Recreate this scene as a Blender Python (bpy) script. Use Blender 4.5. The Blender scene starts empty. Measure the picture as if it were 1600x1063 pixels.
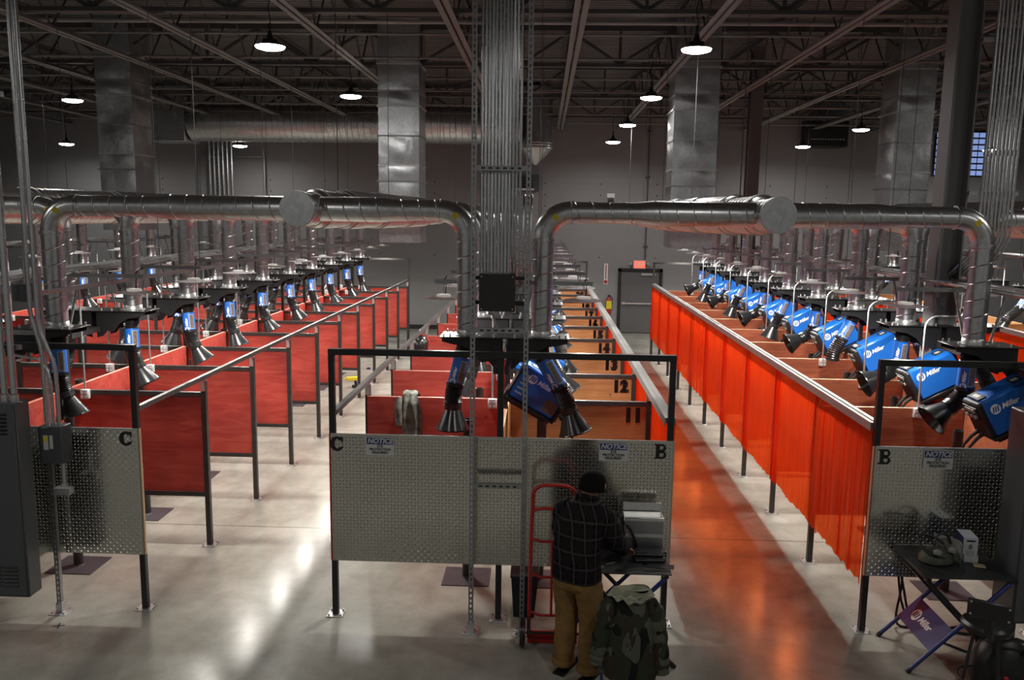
import bpy, math, random
from math import sin, cos, pi, radians
from mathutils import Vector as V, Matrix as M
random.seed(7)
scene = bpy.context.scene
COL = scene.collection

# ------------------------------------------------------------------ materials
def newmat(name):
    m = bpy.data.materials.new(name); m.use_nodes = True
    nt = m.node_tree; b = nt.nodes['Principled BSDF']
    return m, nt, b
def N(nt, t, **kw):
    n = nt.nodes.new(t)
    for k, v in kw.items():
        if k in n.inputs: n.inputs[k].default_value = v
        else: setattr(n, k, v)
    return n
def ramp(nt, stops):
    r = nt.nodes.new('ShaderNodeValToRGB'); e = r.color_ramp.elements
    while len(e) < len(stops): e.new(.5)
    for i, (p, c) in enumerate(stops):
        e[i].position = p; e[i].color = (*c, 1) if len(c) == 3 else c
    return r
def plain(name, col, rough=.5, metal=0., spec=.5, var=.0, scale=8., bump=0.):
    m, nt, b = newmat(name)
    b.inputs['Base Color'].default_value = (*col, 1); b.inputs['Roughness'].default_value = rough
    b.inputs['Metallic'].default_value = metal; b.inputs['Specular IOR Level'].default_value = spec
    if var or bump:
        tc = N(nt, 'ShaderNodeTexCoord'); no = N(nt, 'ShaderNodeTexNoise', Scale=scale, Detail=4.)
        nt.links.new(tc.outputs['Object'], no.inputs['Vector'])
        r = ramp(nt, [(.3, tuple(max(0, c*(1-var)) for c in col)), (.7, tuple(min(1, c*(1+var)) for c in col))])
        nt.links.new(no.outputs['Fac'], r.inputs['Fac']); nt.links.new(r.outputs['Color'], b.inputs['Base Color'])
        if bump:
            bp = N(nt, 'ShaderNodeBump', Strength=bump, Distance=.02)
            nt.links.new(no.outputs['Fac'], bp.inputs['Height']); nt.links.new(bp.outputs['Normal'], b.inputs['Normal'])
    return m
def emis(name, col, s):
    m, nt, b = newmat(name)
    b.inputs['Base Color'].default_value = (*col, 1)
    b.inputs['Emission Color'].default_value = (*col, 1); b.inputs['Emission Strength'].default_value = s
    return m
def plywood(name, c1, c2, c3, axis=(1, 12, 12), rough=.5):
    m, nt, b = newmat(name)
    tc = N(nt, 'ShaderNodeTexCoord'); mp = N(nt, 'ShaderNodeMapping'); mp.inputs['Scale'].default_value = axis
    oi = N(nt, 'ShaderNodeObjectInfo'); mul = N(nt, 'ShaderNodeMath', operation='MULTIPLY'); mul.inputs[1].default_value = 37.
    add = N(nt, 'ShaderNodeVectorMath', operation='ADD')
    nt.links.new(oi.outputs['Random'], mul.inputs[0]); nt.links.new(tc.outputs['Object'], add.inputs[0]); nt.links.new(mul.outputs[0], add.inputs[1])
    nt.links.new(add.outputs[0], mp.inputs['Vector'])
    n1 = N(nt, 'ShaderNodeTexNoise', Scale=2.2, Detail=6., Distortion=1.2); nt.links.new(mp.outputs[0], n1.inputs['Vector'])
    n2 = N(nt, 'ShaderNodeTexNoise', Scale=1.7, Detail=2.); nt.links.new(add.outputs[0], n2.inputs['Vector'])
    r = ramp(nt, [(.3, c2), (.5, c1), (.72, c3)]); nt.links.new(n1.outputs['Fac'], r.inputs['Fac'])
    vo = N(nt, 'ShaderNodeTexVoronoi', Scale=2.6); nt.links.new(add.outputs[0], vo.inputs['Vector'])
    kr = ramp(nt, [(.0, (.25, .2, .2)), (.07, (1, 1, 1))]); nt.links.new(vo.outputs['Distance'], kr.inputs['Fac'])
    br = ramp(nt, [(.3, (.78, .78, .78)), (.7, (1.15, 1.12, 1.1))]); nt.links.new(n2.outputs['Fac'], br.inputs['Fac'])
    m1 = N(nt, 'ShaderNodeMixRGB', blend_type='MULTIPLY', Fac=1.); nt.links.new(r.outputs[0], m1.inputs[1]); nt.links.new(br.outputs[0], m1.inputs[2])
    m2 = N(nt, 'ShaderNodeMixRGB', blend_type='MULTIPLY', Fac=.8); nt.links.new(m1.outputs[0], m2.inputs[1]); nt.links.new(kr.outputs[0], m2.inputs[2])
    nt.links.new(m2.outputs[0], b.inputs['Base Color']); b.inputs['Roughness'].default_value = rough
    b.inputs['Specular IOR Level'].default_value = .3
    return m
def galv(name, col, rough, var=.12, bump=.0, metal=.8):
    m, nt, b = newmat(name)
    tc = N(nt, 'ShaderNodeTexCoord'); vo = N(nt, 'ShaderNodeTexVoronoi', Scale=28.); no = N(nt, 'ShaderNodeTexNoise', Scale=1.6, Detail=3.)
    nt.links.new(tc.outputs['Object'], vo.inputs['Vector']); nt.links.new(tc.outputs['Object'], no.inputs['Vector'])
    r = ramp(nt, [(0., tuple(c*(1-var) for c in col)), (1., tuple(min(1, c*(1+var)) for c in col))])
    nt.links.new(vo.outputs['Color'], r.inputs['Fac']); nt.links.new(r.outputs[0], b.inputs['Base Color'])
    b.inputs['Metallic'].default_value = metal
    rr = N(nt, 'ShaderNodeMapRange'); rr.inputs['To Min'].default_value = rough*.75; rr.inputs['To Max'].default_value = rough*1.3
    nt.links.new(no.outputs['Fac'], rr.inputs['Value']); nt.links.new(rr.outputs[0], b.inputs['Roughness'])
    if bump:
        bp = N(nt, 'ShaderNodeBump', Strength=bump, Distance=.12); nt.links.new(no.outputs['Fac'], bp.inputs['Height']); nt.links.new(bp.outputs[0], b.inputs['Normal'])
    return m

def milky(name, col):
    m, nt, b = newmat(name); out = nt.nodes['Material Output']
    b.inputs['Base Color'].default_value = (*col, 1); b.inputs['Roughness'].default_value = .35
    tr = N(nt, 'ShaderNodeBsdfTranslucent'); tr.inputs['Color'].default_value = (*col, 1); mx = N(nt, 'ShaderNodeMixShader', Fac=.22)
    nt.links.new(b.outputs[0], mx.inputs[1]); nt.links.new(tr.outputs[0], mx.inputs[2]); nt.links.new(mx.outputs[0], out.inputs['Surface']); return m

def floor_mat():
    m, nt, b = newmat('polished_concrete')
    tc = N(nt, 'ShaderNodeTexCoord')
    n1 = N(nt, 'ShaderNodeTexNoise', Scale=.55, Detail=5., Roughness=.6); n2 = N(nt, 'ShaderNodeTexNoise', Scale=3.5, Detail=6., Roughness=.65)
    mp = N(nt, 'ShaderNodeMapping'); mp.inputs['Scale'].default_value = (1.3, .35, 1); n3 = N(nt, 'ShaderNodeTexNoise', Scale=2.4, Detail=5., Distortion=.6)
    for n in (n1, n2): nt.links.new(tc.outputs['Object'], n.inputs['Vector'])
    nt.links.new(tc.outputs['Object'], mp.inputs[0]); nt.links.new(mp.outputs[0], n3.inputs['Vector'])
    r1 = ramp(nt, [(.32, (.285, .28, .243)), (.68, (.375, .368, .325))]); nt.links.new(n1.outputs['Fac'], r1.inputs['Fac'])
    r2 = ramp(nt, [(.32, (.82, .81, .80)), (.6, (1.03, 1.03, 1.03))]); nt.links.new(n2.outputs['Fac'], r2.inputs['Fac'])
    r3 = ramp(nt, [(.3, (.87, .865, .86)), (.62, (1.04, 1.04, 1.04))]); nt.links.new(n3.outputs['Fac'], r3.inputs['Fac'])
    a = N(nt, 'ShaderNodeMixRGB', blend_type='MULTIPLY', Fac=1.); nt.links.new(r1.outputs[0], a.inputs[1]); nt.links.new(r2.outputs[0], a.inputs[2])
    c = N(nt, 'ShaderNodeMixRGB', blend_type='MULTIPLY', Fac=1.); nt.links.new(a.outputs[0], c.inputs[1]); nt.links.new(r3.outputs[0], c.inputs[2])
    # small dark specks and scuffs
    vo = N(nt, 'ShaderNodeTexVoronoi', Scale=2.2); nt.links.new(tc.outputs['Object'], vo.inputs['Vector'])
    rv = ramp(nt, [(.0, (.35, .33, .3)), (.022, (.5, .47, .42)), (.03, (1, 1, 1))]); nt.links.new(vo.outputs['Distance'], rv.inputs['Fac'])
    d = N(nt, 'ShaderNodeMixRGB', blend_type='MULTIPLY', Fac=.8); nt.links.new(c.outputs[0], d.inputs[1]); nt.links.new(rv.outputs[0], d.inputs[2])
    # sawn joints across the hall
    sx = N(nt, 'ShaderNodeSeparateXYZ'); nt.links.new(tc.outputs['Object'], sx.inputs[0])
    s1 = N(nt, 'ShaderNodeMath', operation='SUBTRACT'); s1.inputs[1].default_value = 9.38; nt.links.new(sx.outputs['Y'], s1.inputs[0])
    s2 = N(nt, 'ShaderNodeMath', operation='PINGPONG'); s2.inputs[1].default_value = 2.25; nt.links.new(s1.outputs[0], s2.inputs[0])
    rj = ramp(nt, [(.0, (.35, .33, .3)), (.004, (.4, .38, .34)), (.006, (1, 1, 1))]); 
    s3 = N(nt, 'ShaderNodeMath', operation='DIVIDE'); s3.inputs[1].default_value = 2.25; nt.links.new(s2.outputs[0], s3.inputs[0]); nt.links.new(s3.outputs[0], rj.inputs['Fac'])
    e = N(nt, 'ShaderNodeMixRGB', blend_type='MULTIPLY', Fac=.75); nt.links.new(d.outputs[0], e.inputs[1]); nt.links.new(rj.outputs[0], e.inputs[2])
    nt.links.new(e.outputs[0], b.inputs['Base Color'])
    rr = N(nt, 'ShaderNodeMapRange'); rr.inputs['To Min'].default_value = .15; rr.inputs['To Max'].default_value = .27
    nt.links.new(n1.outputs['Fac'], rr.inputs['Value']); nt.links.new(rr.outputs[0], b.inputs['Roughness'])
    bp = N(nt, 'ShaderNodeBump', Strength=.012, Distance=.02); nt.links.new(n2.outputs['Fac'], bp.inputs['Height']); nt.links.new(bp.outputs[0], b.inputs['Normal'])
    b.inputs['Specular IOR Level'].default_value = .3
    return m
def wall_mat():
    m, nt, b = newmat('painted_block')
    tc = N(nt, 'ShaderNodeTexCoord'); mp = N(nt, 'ShaderNodeMapping'); mp.inputs['Rotation'].default_value = (radians(90), 0, 0)
    br = N(nt, 'ShaderNodeTexBrick', Scale=1., offset=.5); br.inputs['Color1'].default_value = (.255, .255, .26, 1); br.inputs['Color2'].default_value = (.262, .262, .267, 1)
    br.inputs['Mortar'].default_value = (.238, .238, .243, 1); br.inputs['Mortar Size'].default_value = .006; br.inputs['Brick Width'].default_value = .41; br.inputs['Row Height'].default_value = .205
    nt.links.new(tc.outputs['Object'], mp.inputs[0]); nt.links.new(mp.outputs[0], br.inputs['Vector']); nt.links.new(br.outputs['Color'], b.inputs['Base Color'])
    b.inputs['Roughness'].default_value = .6
    return m
def curtain_mat():
    m, nt, b = newmat('red_weld_vinyl')
    nt.nodes.remove(b); out = nt.nodes['Material Output']
    tc = N(nt, 'ShaderNodeTexCoord'); mp = N(nt, 'ShaderNodeMapping'); mp.inputs['Scale'].default_value = (1, 9, .6)
    no = N(nt, 'ShaderNodeTexNoise', Scale=2.5, Detail=4.); nt.links.new(tc.outputs['Object'], mp.inputs[0]); nt.links.new(mp.outputs[0], no.inputs['Vector'])
    r = ramp(nt, [(.35, (.62, .030, .004)), (.65, (.80, .052, .006))]); nt.links.new(no.outputs['Fac'], r.inputs['Fac'])
    di = N(nt, 'ShaderNodeBsdfDiffuse'); tr = N(nt, 'ShaderNodeBsdfTranslucent'); tp = N(nt, 'ShaderNodeBsdfTransparent'); gl = N(nt, 'ShaderNodeBsdfGlossy', Roughness=.25)
    tp.inputs['Color'].default_value = (.98, .22, .055, 1); gl.inputs['Color'].default_value = (.9, .8, .75, 1)
    for n in (di, tr): nt.links.new(r.outputs[0], n.inputs['Color'])
    a = N(nt, 'ShaderNodeMixShader', Fac=.66); nt.links.new(di.outputs[0], a.inputs[1]); nt.links.new(tr.outputs[0], a.inputs[2])
    c = N(nt, 'ShaderNodeMixShader', Fac=.42); nt.links.new(a.outputs[0], c.inputs[1]); nt.links.new(tp.outputs[0], c.inputs[2])
    d = N(nt, 'ShaderNodeMixShader', Fac=.035)
    nt.links.new(c.outputs[0], d.inputs[1]); nt.links.new(gl.outputs[0], d.inputs[2]); nt.links.new(d.outputs[0], out.inputs['Surface'])
    return m
def plaid_mat():
    m, nt, b = newmat('plaid_flannel')
    tc = N(nt, 'ShaderNodeTexCoord'); sx = N(nt, 'ShaderNodeSeparateXYZ')
    no = N(nt, 'ShaderNodeTexNoise', Scale=3.); nt.links.new(tc.outputs['Object'], no.inputs['Vector'])
    ad = N(nt, 'ShaderNodeVectorMath', operation='MULTIPLY_ADD'); ad.inputs[1].default_value = (.05, .05, .05); nt.links.new(no.outputs['Color'], ad.inputs[0]); nt.links.new(tc.outputs['Object'], ad.inputs[2])
    nt.links.new(ad.outputs[0], sx.inputs[0])
    def lines(sock, per, w, off):
        a = N(nt, 'ShaderNodeMath', operation='ADD'); a.inputs[1].default_value = off; nt.links.new(sock, a.inputs[0])
        p = N(nt, 'ShaderNodeMath', operation='PINGPONG'); p.inputs[1].default_value = per/2; nt.links.new(a.outputs[0], p.inputs[0])
        l = N(nt, 'ShaderNodeMath', operation='LESS_THAN'); l.inputs[1].default_value = w; nt.links.new(p.outputs[0], l.inputs[0]); return l
    sxy = N(nt, 'ShaderNodeMath', operation='ADD'); nt.links.new(sx.outputs['X'], sxy.inputs[0]); nt.links.new(sx.outputs['Y'], sxy.inputs[1])
    base = ramp(nt, [(.4, (.0045, .0045, .005)), (.6, (.011, .0085, .008))]); nt.links.new(no.outputs['Fac'], base.inputs['Fac'])
    cur = base.outputs[0]
    for sock, per, w, off, col in ((sxy.outputs[0], .118, .026, .02, (.014, .011, .011)), (sx.outputs['Z'], .118, .026, .0, (.013, .010, .011)), (sxy.outputs[0], .118, .0075, .079, (.04, .038, .04)), (sx.outputs['Z'], .118, .0075, .06, (.036, .034, .036))):
        l = lines(sock, per, w, off); mx = N(nt, 'ShaderNodeMixRGB'); mx.inputs[2].default_value = (*col, 1)
        nt.links.new(l.outputs[0], mx.inputs[0]); nt.links.new(cur, mx.inputs[1]); cur = mx.outputs[0]
    nt.links.new(cur, b.inputs['Base Color']); b.inputs['Roughness'].default_value = .95; b.inputs['Specular IOR Level'].default_value = .1
    return m
def camo_mat():
    m, nt, b = newmat('camouflage_cloth')
    tc = N(nt, 'ShaderNodeTexCoord'); cur = None
    for i, (sc, th, col) in enumerate(((1, 0, (.030, .033, .022)), (6.5, .53, (.010, .010, .009)), (5.2, .56, (.075, .082, .06)), (8., .6, (.034, .026, .019)))):
        if cur is None: rgb = N(nt, 'ShaderNodeRGB'); rgb.outputs[0].default_value = (*col, 1); cur = rgb.outputs[0]; continue
        mp = N(nt, 'ShaderNodeMapping'); mp.inputs['Location'].default_value = (i*3.1, i*1.7, i); mp.inputs['Scale'].default_value = (1, 1, .75)
        no = N(nt, 'ShaderNodeTexNoise', Scale=sc, Detail=1.5, Distortion=.5); nt.links.new(tc.outputs['Object'], mp.inputs[0]); nt.links.new(mp.outputs[0], no.inputs['Vector'])
        g = N(nt, 'ShaderNodeMath', operation='GREATER_THAN'); g.inputs[1].default_value = th; nt.links.new(no.outputs['Fac'], g.inputs[0])
        mx = N(nt, 'ShaderNodeMixRGB'); mx.inputs[2].default_value = (*col, 1); nt.links.new(g.outputs[0], mx.inputs[0]); nt.links.new(cur, mx.inputs[1]); cur = mx.outputs[0]
    nt.links.new(cur, b.inputs['Base Color']); b.inputs['Roughness'].default_value = .9; b.inputs['Specular IOR Level'].default_value = .15
    return m

FLOOR = floor_mat(); WALL = wall_mat(); CURT = curtain_mat()
GALV = galv('galvanized_duct', (.56, .565, .57), .29, metal=.95); GALVD = galv('galvanized_sheet', (.55, .56, .57), .3, bump=.22, metal=.95)
CONDUIT = galv('conduit_steel', (.55, .56, .57), .27, .05); STRUT = galv('strut_steel', (.34, .345, .35), .42, .05)
PLATE = galv('diamond_plate', (.70, .69, .635), .16, .02, metal=.97)
ZINC = galv('zinc_hardware', (.6, .6, .6), .35, .05)
BLACKSTEEL = plain('black_steel', (.012, .012, .013), .38); DARKTUBE = plain('dark_tube', (.042, .040, .038), .42, .3, var=.15)
RAILGREY = galv('grey_rail', (.25, .247, .24), .5, .04); RAILDARK = galv('dark_rail', (.12, .119, .117), .5, .04)
REDPLY = plywood('red_plywood', (.40, .056, .043), (.33, .040, .031), (.46, .082, .058), (1, 6, 6))
REDEDGE = plain('red_edge', (.56, .20, .15), .6)
BARE = plywood('bare_plywood', (.47, .235, .095), (.40, .185, .07), (.54, .285, .125)); BAREEDGE = plain('bare_edge', (.58, .40, .24), .6)
BROWNPLY = plywood('brown_plywood', (.33, .098, .048), (.26, .072, .036), (.40, .135, .066))
RUBBER = plain('black_rubber', (.009, .009, .010), .33); HOOD = plain('black_hood', (.013, .013, .014), .25)
BLUE = plain('blue_enamel', (.010, .115, .46), .35); DKBLUE = plain('blue_paint', (.018, .03, .15), .35)
WHITE = plain('white_paint', (.8, .8, .8), .5); DISH = milky('milky_dish', (.78, .79, .80)); BLACK = plain('flat_black', (.006, .006, .007), .5)
GREYBOX = plain('grey_enamel', (.062, .066, .072), .38); GREYLT = plain('light_grey_box', (.42, .42, .41), .5)
DOORM = plain('grey_door', (.105, .105, .11), .45); SIGNBLUE = plain('sign_blue', (.02, .035, .16), .4); SIGNWHITE = plain('sign_white', (.52, .52, .51), .4)
STEELTOP = plain('dark_plate', (.040, .041, .043), .42, .35, var=.25, scale=5); COUPON = plain('steel_coupon', (.022, .022, .024), .4, .5)
BASEPL = plain('base_plate', (.075, .065, .075), .5, .3, var=.15)
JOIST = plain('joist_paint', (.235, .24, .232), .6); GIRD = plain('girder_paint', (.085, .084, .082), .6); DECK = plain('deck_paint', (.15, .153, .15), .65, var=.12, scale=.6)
COLUMN = plain('column_paint', (.20, .20, .205), .5); TRIM = plain('dark_trim', (.012, .012, .012), .5)
RED = plain('red_enamel', (.42, .018, .013), .35); YELLOW = plain('yellow_tag', (.7, .55, .02), .5)
SKIN = plain('skin', (.36, .18, .12), .5); KHAKI = plain('khaki_canvas', (.20, .115, .042), .9, spec=.15, var=.22, scale=9, bump=.3); LEATHER = plain('black_leather', (.008, .008, .008), .45)
KNIT = plain('black_knit', (.006, .006, .006), .95, spec=.1); PLAID = plaid_mat(); CAMO = camo_mat(); LINING = plain('olive_lining', (.27, .27, .20), .9, spec=.1, var=.3, scale=7)
FLEECE = plain('grey_fleece', (.14, .145, .125), .95, spec=.1, var=.45, scale=14, bump=.4)
NAVY = plain('navy_plastic', (.008, .012, .022), .5); VINYL = plain('black_vinyl', (.012, .012, .012), .35); TOOLM = galv('bright_sheet', (.62, .62, .6), .3, .04)
OLIVE = plain('olive_cover', (.055, .058, .04), .6, var=.4, scale=20); CLEAR = plain('clear_visor', (.30, .30, .27), .15); CARTON = plain('carton_white', (.55, .56, .6), .6); CARTONB = plain('carton_blue', (.03, .05, .16), .6)
SAND = plain('sand_paper', (.45, .35, .2), .8); COLA = plain('cola', (.012, .005, .004), .15); PURPLE = plain('plate_blue', (.022, .025, .14), .55, var=.3, scale=3)
WIREM = plain('cable_black', (.008, .008, .008), .5); STICK = plain('spec_sticker', (.13, .10, .08), .5, var=.5, scale=60)
LAMPE = emis('lamp_glow', (1, .95, .86), 3.); BAYE = emis('high_bay_glow', (1, .985, .95), 30.); EXITE = emis('exit_glow', (1, .12, .07), 1.3); WINE = emis('daylight_pane', (.35, .5, 1.), .55)

# ------------------------------------------------------------------ mesh builder
class MB:
    def __init__(s): s.v = []; s.f = []; s.m = []; s.mats = []; s.T = M.Identity(4); s.cm = 0
    def mat(s, m):
        if m not in s.mats: s.mats.append(m)
        s.cm = s.mats.index(m); return s
    def add(s, vs, fs):
        o = len(s.v); T = s.T
        s.v += [tuple(T @ V(p)) for p in vs]; s.f += [tuple(i+o for i in f) for f in fs]; s.m += [s.cm]*len(fs); return s
    def box(s, x0, x1, y0, y1, z0, z1):
        return s.add([(x, y, z) for x in (x0, x1) for y in (y0, y1) for z in (z0, z1)],
                     [(0, 1, 3, 2), (4, 6, 7, 5), (0, 4, 5, 1), (2, 3, 7, 6), (0, 2, 6, 4), (1, 5, 7, 3)])
    def cbox(s, x0, x1, y0, y1, z0, z1, b=.01):   # box with chamfered edges
        import itertools
        vs = []; idx = {}
        for sx, sy, sz in itertools.product((0, 1), repeat=3):
            c = ((x0, x1)[sx], (y0, y1)[sy], (z0, z1)[sz]); d = (b*(1-2*sx), b*(1-2*sy), b*(1-2*sz))
            for a in range(3):
                p = [c[i]+d[i] for i in range(3)]; p[a] = c[a]; idx[(sx, sy, sz, a)] = len(vs); vs.append(tuple(p))
        fs = []
        def q(*k): fs.append(tuple(idx[i] for i in k))
        for e in (0, 1):
            q((e, 0, 0, 0), (e, 1, 0, 0), (e, 1, 1, 0), (e, 0, 1, 0)); q((0, e, 0, 1), (0, e, 1, 1), (1, e, 1, 1), (1, e, 0, 1)); q((0, 0, e, 2), (1, 0, e, 2), (1, 1, e, 2), (0, 1, e, 2))
        for a, c in itertools.product((0, 1), repeat=2):
            q((0, a, c, 1), (1, a, c, 1), (1, a, c, 2), (0, a, c, 2)); q((a, 0, c, 0), (a, 1, c, 0), (a, 1, c, 2), (a, 0, c, 2)); q((a, c, 0, 0), (a, c, 1, 0), (a, c, 1, 1), (a, c, 0, 1))
        for t in itertools.product((0, 1), repeat=3): q((*t, 0), (*t, 1), (*t, 2))
        return s.add(vs, fs)
    def bar(s, p, q, w, h, up=(0, 0, 1)):         # rectangular bar from p to q
        p, q = V(p), V(q); d = (q-p).normalized(); u = V(up)
        if abs(d.dot(u)) > .99: u = V((0, 1, 0))
        a = d.cross(u).normalized(); u = a.cross(d).normalized(); a *= w/2; u *= h/2
        vs = [e+sa*a+su*u for e in (p, q) for sa, su in ((-1, -1), (1, -1), (1, 1), (-1, 1))]
        return s.add(vs, [(0, 3, 2, 1), (4, 5, 6, 7)] + [(i, (i+1) % 4, 4+(i+1) % 4, 4+i) for i in range(4)])
    def tube(s, pts, r, n=12, caps=True):
        pts = [V(p) for p in pts]; R = r if isinstance(r, (list, tuple)) else [r]*len(pts); L = len(pts)
        T = [((pts[min(i+1, L-1)]-pts[i]).normalized() + (pts[i]-pts[max(i-1, 0)]).normalized()).normalized() if 0 < i < L-1 else (pts[1]-pts[0] if i == 0 else pts[-1]-pts[-2]).normalized() for i in range(L)]
        for i in range(L):
            if T[i].length < .5: T[i] = T[i-1]
        a = T[0].orthogonal().normalized(); vs = []
        for i in range(L):
            a = (a - T[i]*a.dot(T[i])).normalized(); b = T[i].cross(a)
            vs += [pts[i] + (a*cos(2*pi*k/n)+b*sin(2*pi*k/n))*R[i] for k in range(n)]
        fs = [(i*n+k, i*n+(k+1) % n, (i+1)*n+(k+1) % n, (i+1)*n+k) for i in range(L-1) for k in range(n)]
        if caps: fs += [tuple(range(n-1, -1, -1)), tuple((L-1)*n+k for k in range(n))]
        return s.add(vs, fs)
    def lathe(s, p, d, prof, n=20, caps=False):   # prof: (distance along d, radius)
        p, d = V(p), V(d).normalized(); a = d.orthogonal().normalized(); b = d.cross(a); vs = []
        for t, r in prof: vs += [p+d*t+(a*cos(2*pi*k/n)+b*sin(2*pi*k/n))*max(r, 1e-4) for k in range(n)]
        L = len(prof); fs = [(i*n+k, i*n+(k+1) % n, (i+1)*n+(k+1) % n, (i+1)*n+k) for i in range(L-1) for k in range(n)]
        if caps: fs += [tuple(range(n-1, -1, -1)), tuple((L-1)*n+k for k in range(n))]
        return s.add(vs, fs)
    def cyl(s, p, q, r, n=14): return s.tube([p, q], r, n)
    def helix(s, p, q, r, pitch, w=.014, h=.006, n=14):   # raised lock seam of a spiral duct
        p, q = V(p), V(q); d = q-p; L = d.length; d.normalize(); a = d.orthogonal().normalized(); b = d.cross(a)
        m = max(2, int(L/pitch*n)); vs = []; fs = []
        for i in range(m+1):
            t = i/m*L; an = 2*pi*t/pitch; rad = a*cos(an)+b*sin(an)
            for dt, rr in ((-w/2, r), (0, r+h), (w/2, r)): vs.append(p+d*min(max(t+dt, 0), L)+rad*rr)
        for i in range(m): fs += [(i*3, i*3+1, i*3+4, i*3+3), (i*3+1, i*3+2, i*3+5, i*3+4)]
        return s.add(vs, fs)
    def prism(s, poly, y0, y1):                   # polygon in xz, extruded along y
        n = len(poly); vs = [(x, y0, z) for x, z in poly] + [(x, y1, z) for x, z in poly]
        return s.add(vs, [tuple(range(n)), tuple(range(2*n-1, n-1, -1))] + [(i, i+n, (i+1) % n+n, (i+1) % n) for i in range(n)])
    def grid(s, fn, nu, nv):
        vs = [fn(i/nu, j/nv) for j in range(nv+1) for i in range(nu+1)]
        return s.add(vs, [(j*(nu+1)+i, j*(nu+1)+i+1, (j+1)*(nu+1)+i+1, (j+1)*(nu+1)+i) for j in range(nv) for i in range(nu)])
    def mesh(s, name, mat=None, smooth=True):
        me = bpy.data.meshes.new(name); me.from_pydata(s.v, [], s.f)
        if mat is not None and not s.mats: me.materials.append(mat)
        for m in s.mats: me.materials.append(m)
        if s.mats: me.polygons.foreach_set('material_index', s.m)
        import bmesh
        bm = bmesh.new(); bm.from_mesh(me); bmesh.ops.recalc_face_normals(bm, faces=bm.faces); bm.to_mesh(me); bm.free()
        if smooth:
            me.polygons.foreach_set('use_smooth', [True]*len(me.polygons)); me.set_sharp_from_angle(angle=radians(38))
        me.update(); return me

def link(name, me, parent=None, mat=None):
    if isinstance(me, MB): me = me.mesh(name, mat)
    o = bpy.data.objects.new(name, me); COL.objects.link(o)
    if parent is not None: o.parent = parent
    return o
def tag(o, label, cat, group=None, kind=None):
    o['label'] = label; o['category'] = cat
    if group: o['group'] = group
    if kind: o['kind'] = kind
    return o
def thing(name, label, cat, loc=(0, 0, 0), rz=0, group=None):
    o = bpy.data.objects.new(name, None); o.empty_display_size = .1; COL.objects.link(o); o.location = loc; o.rotation_euler = (0, 0, rz)
    return tag(o, label, cat, group)
def solo(name, me, mat, label, cat, group=None, loc=(0, 0, 0)):
    o = link(name, me, None, mat); o.location = loc; return tag(o, label, cat, group)
def struct(name, me, mat, label=None, cat=None):
    o = link(name, me, None, mat); o['kind'] = 'structure'
    if label: o['label'] = label
    o['category'] = cat or name.split('_')[0]; return o
KIDS = {}
def dup(root, loc, label, group=None, rot=None):
    if root.name not in KIDS: KIDS[root.name] = [(c, list(c.children)) for c in root.children]
    r = root.copy(); COL.objects.link(r); r.location = loc; r['label'] = label
    if rot is not None: r.rotation_euler = rot
    if group: r['group'] = group
    for ch, sub in KIDS[root.name]:
        c = ch.copy(); COL.objects.link(c); c.parent = r
        for g in sub:
            d = g.copy(); COL.objects.link(d); d.parent = c
    return r
def arc(c, r, a0, a1, n, u=(1, 0, 0), w=(0, 0, 1)):
    u, w, c = V(u), V(w), V(c); return [c+(u*cos(radians(a0+(a1-a0)*i/n))+w*sin(radians(a0+(a1-a0)*i/n)))*r for i in range(n+1)]
def text(body, size, extrude=.001, bold=0., shear=0., align='CENTER', space=1.):
    cu = bpy.data.curves.new('t', 'FONT'); cu.body = body; cu.size = size; cu.extrude = extrude; cu.offset = bold; cu.shear = shear
    cu.align_x = align; cu.align_y = 'CENTER'; cu.space_character = space; cu.resolution_u = 3
    o = bpy.data.objects.new('t', cu); COL.objects.link(o); bpy.context.view_layer.update()
    me = bpy.data.meshes.new_from_object(o.evaluated_get(bpy.context.evaluated_depsgraph_get()))
    vs = [tuple(v.co) for v in me.vertices]; fs = [tuple(p.vertices) for p in me.polygons]
    bpy.data.objects.remove(o); bpy.data.curves.remove(cu); bpy.data.meshes.remove(me); return vs, fs
FRONT = M(((1, 0, 0, 0), (0, 0, -1, 0), (0, 1, 0, 0), (0, 0, 0, 1)))   # text xy -> world xz, facing -Y
def logo_mb(h, dark, T):           # round emblem with three slanted strokes, then the maker's name
    mb = MB(); mb.mat(WHITE); mb.T = T
    r = h*.5; n = 20; R0 = [(r*cos(2*pi*i/n), r*sin(2*pi*i/n), .001) for i in range(n)]
    mb.add(R0, [tuple(range(n))])
    vs, fs = LOGOTXT; k = h*.78; mb.add([(x*k+r*1.15, y*k-h*.03, z*k*.1+.001) for x, y, z in vs], fs)
    mb.mat(dark)
    for i in (-1, 0, 1):
        x = i*r*.46-r*.1; mb.add([(x-r*.15, -r*.55, .003), (x+r*.12, -r*.55, .003), (x+r*.38, r*.55, .003), (x+r*.11, r*.55, .003)], [(0, 1, 2, 3)])
    return mb
LOGOTXT = text('Miller', 1., .0, .02, .3, 'LEFT', .95)
ORD = ['nearest', 'second', 'third', 'fourth', 'fifth', 'sixth', 'seventh', 'eighth', 'ninth', 'farthest']
def nth(k): return 'nearest' if k == 0 else 'farthest' if k == 9 else ORD[k]+' from front'

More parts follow.
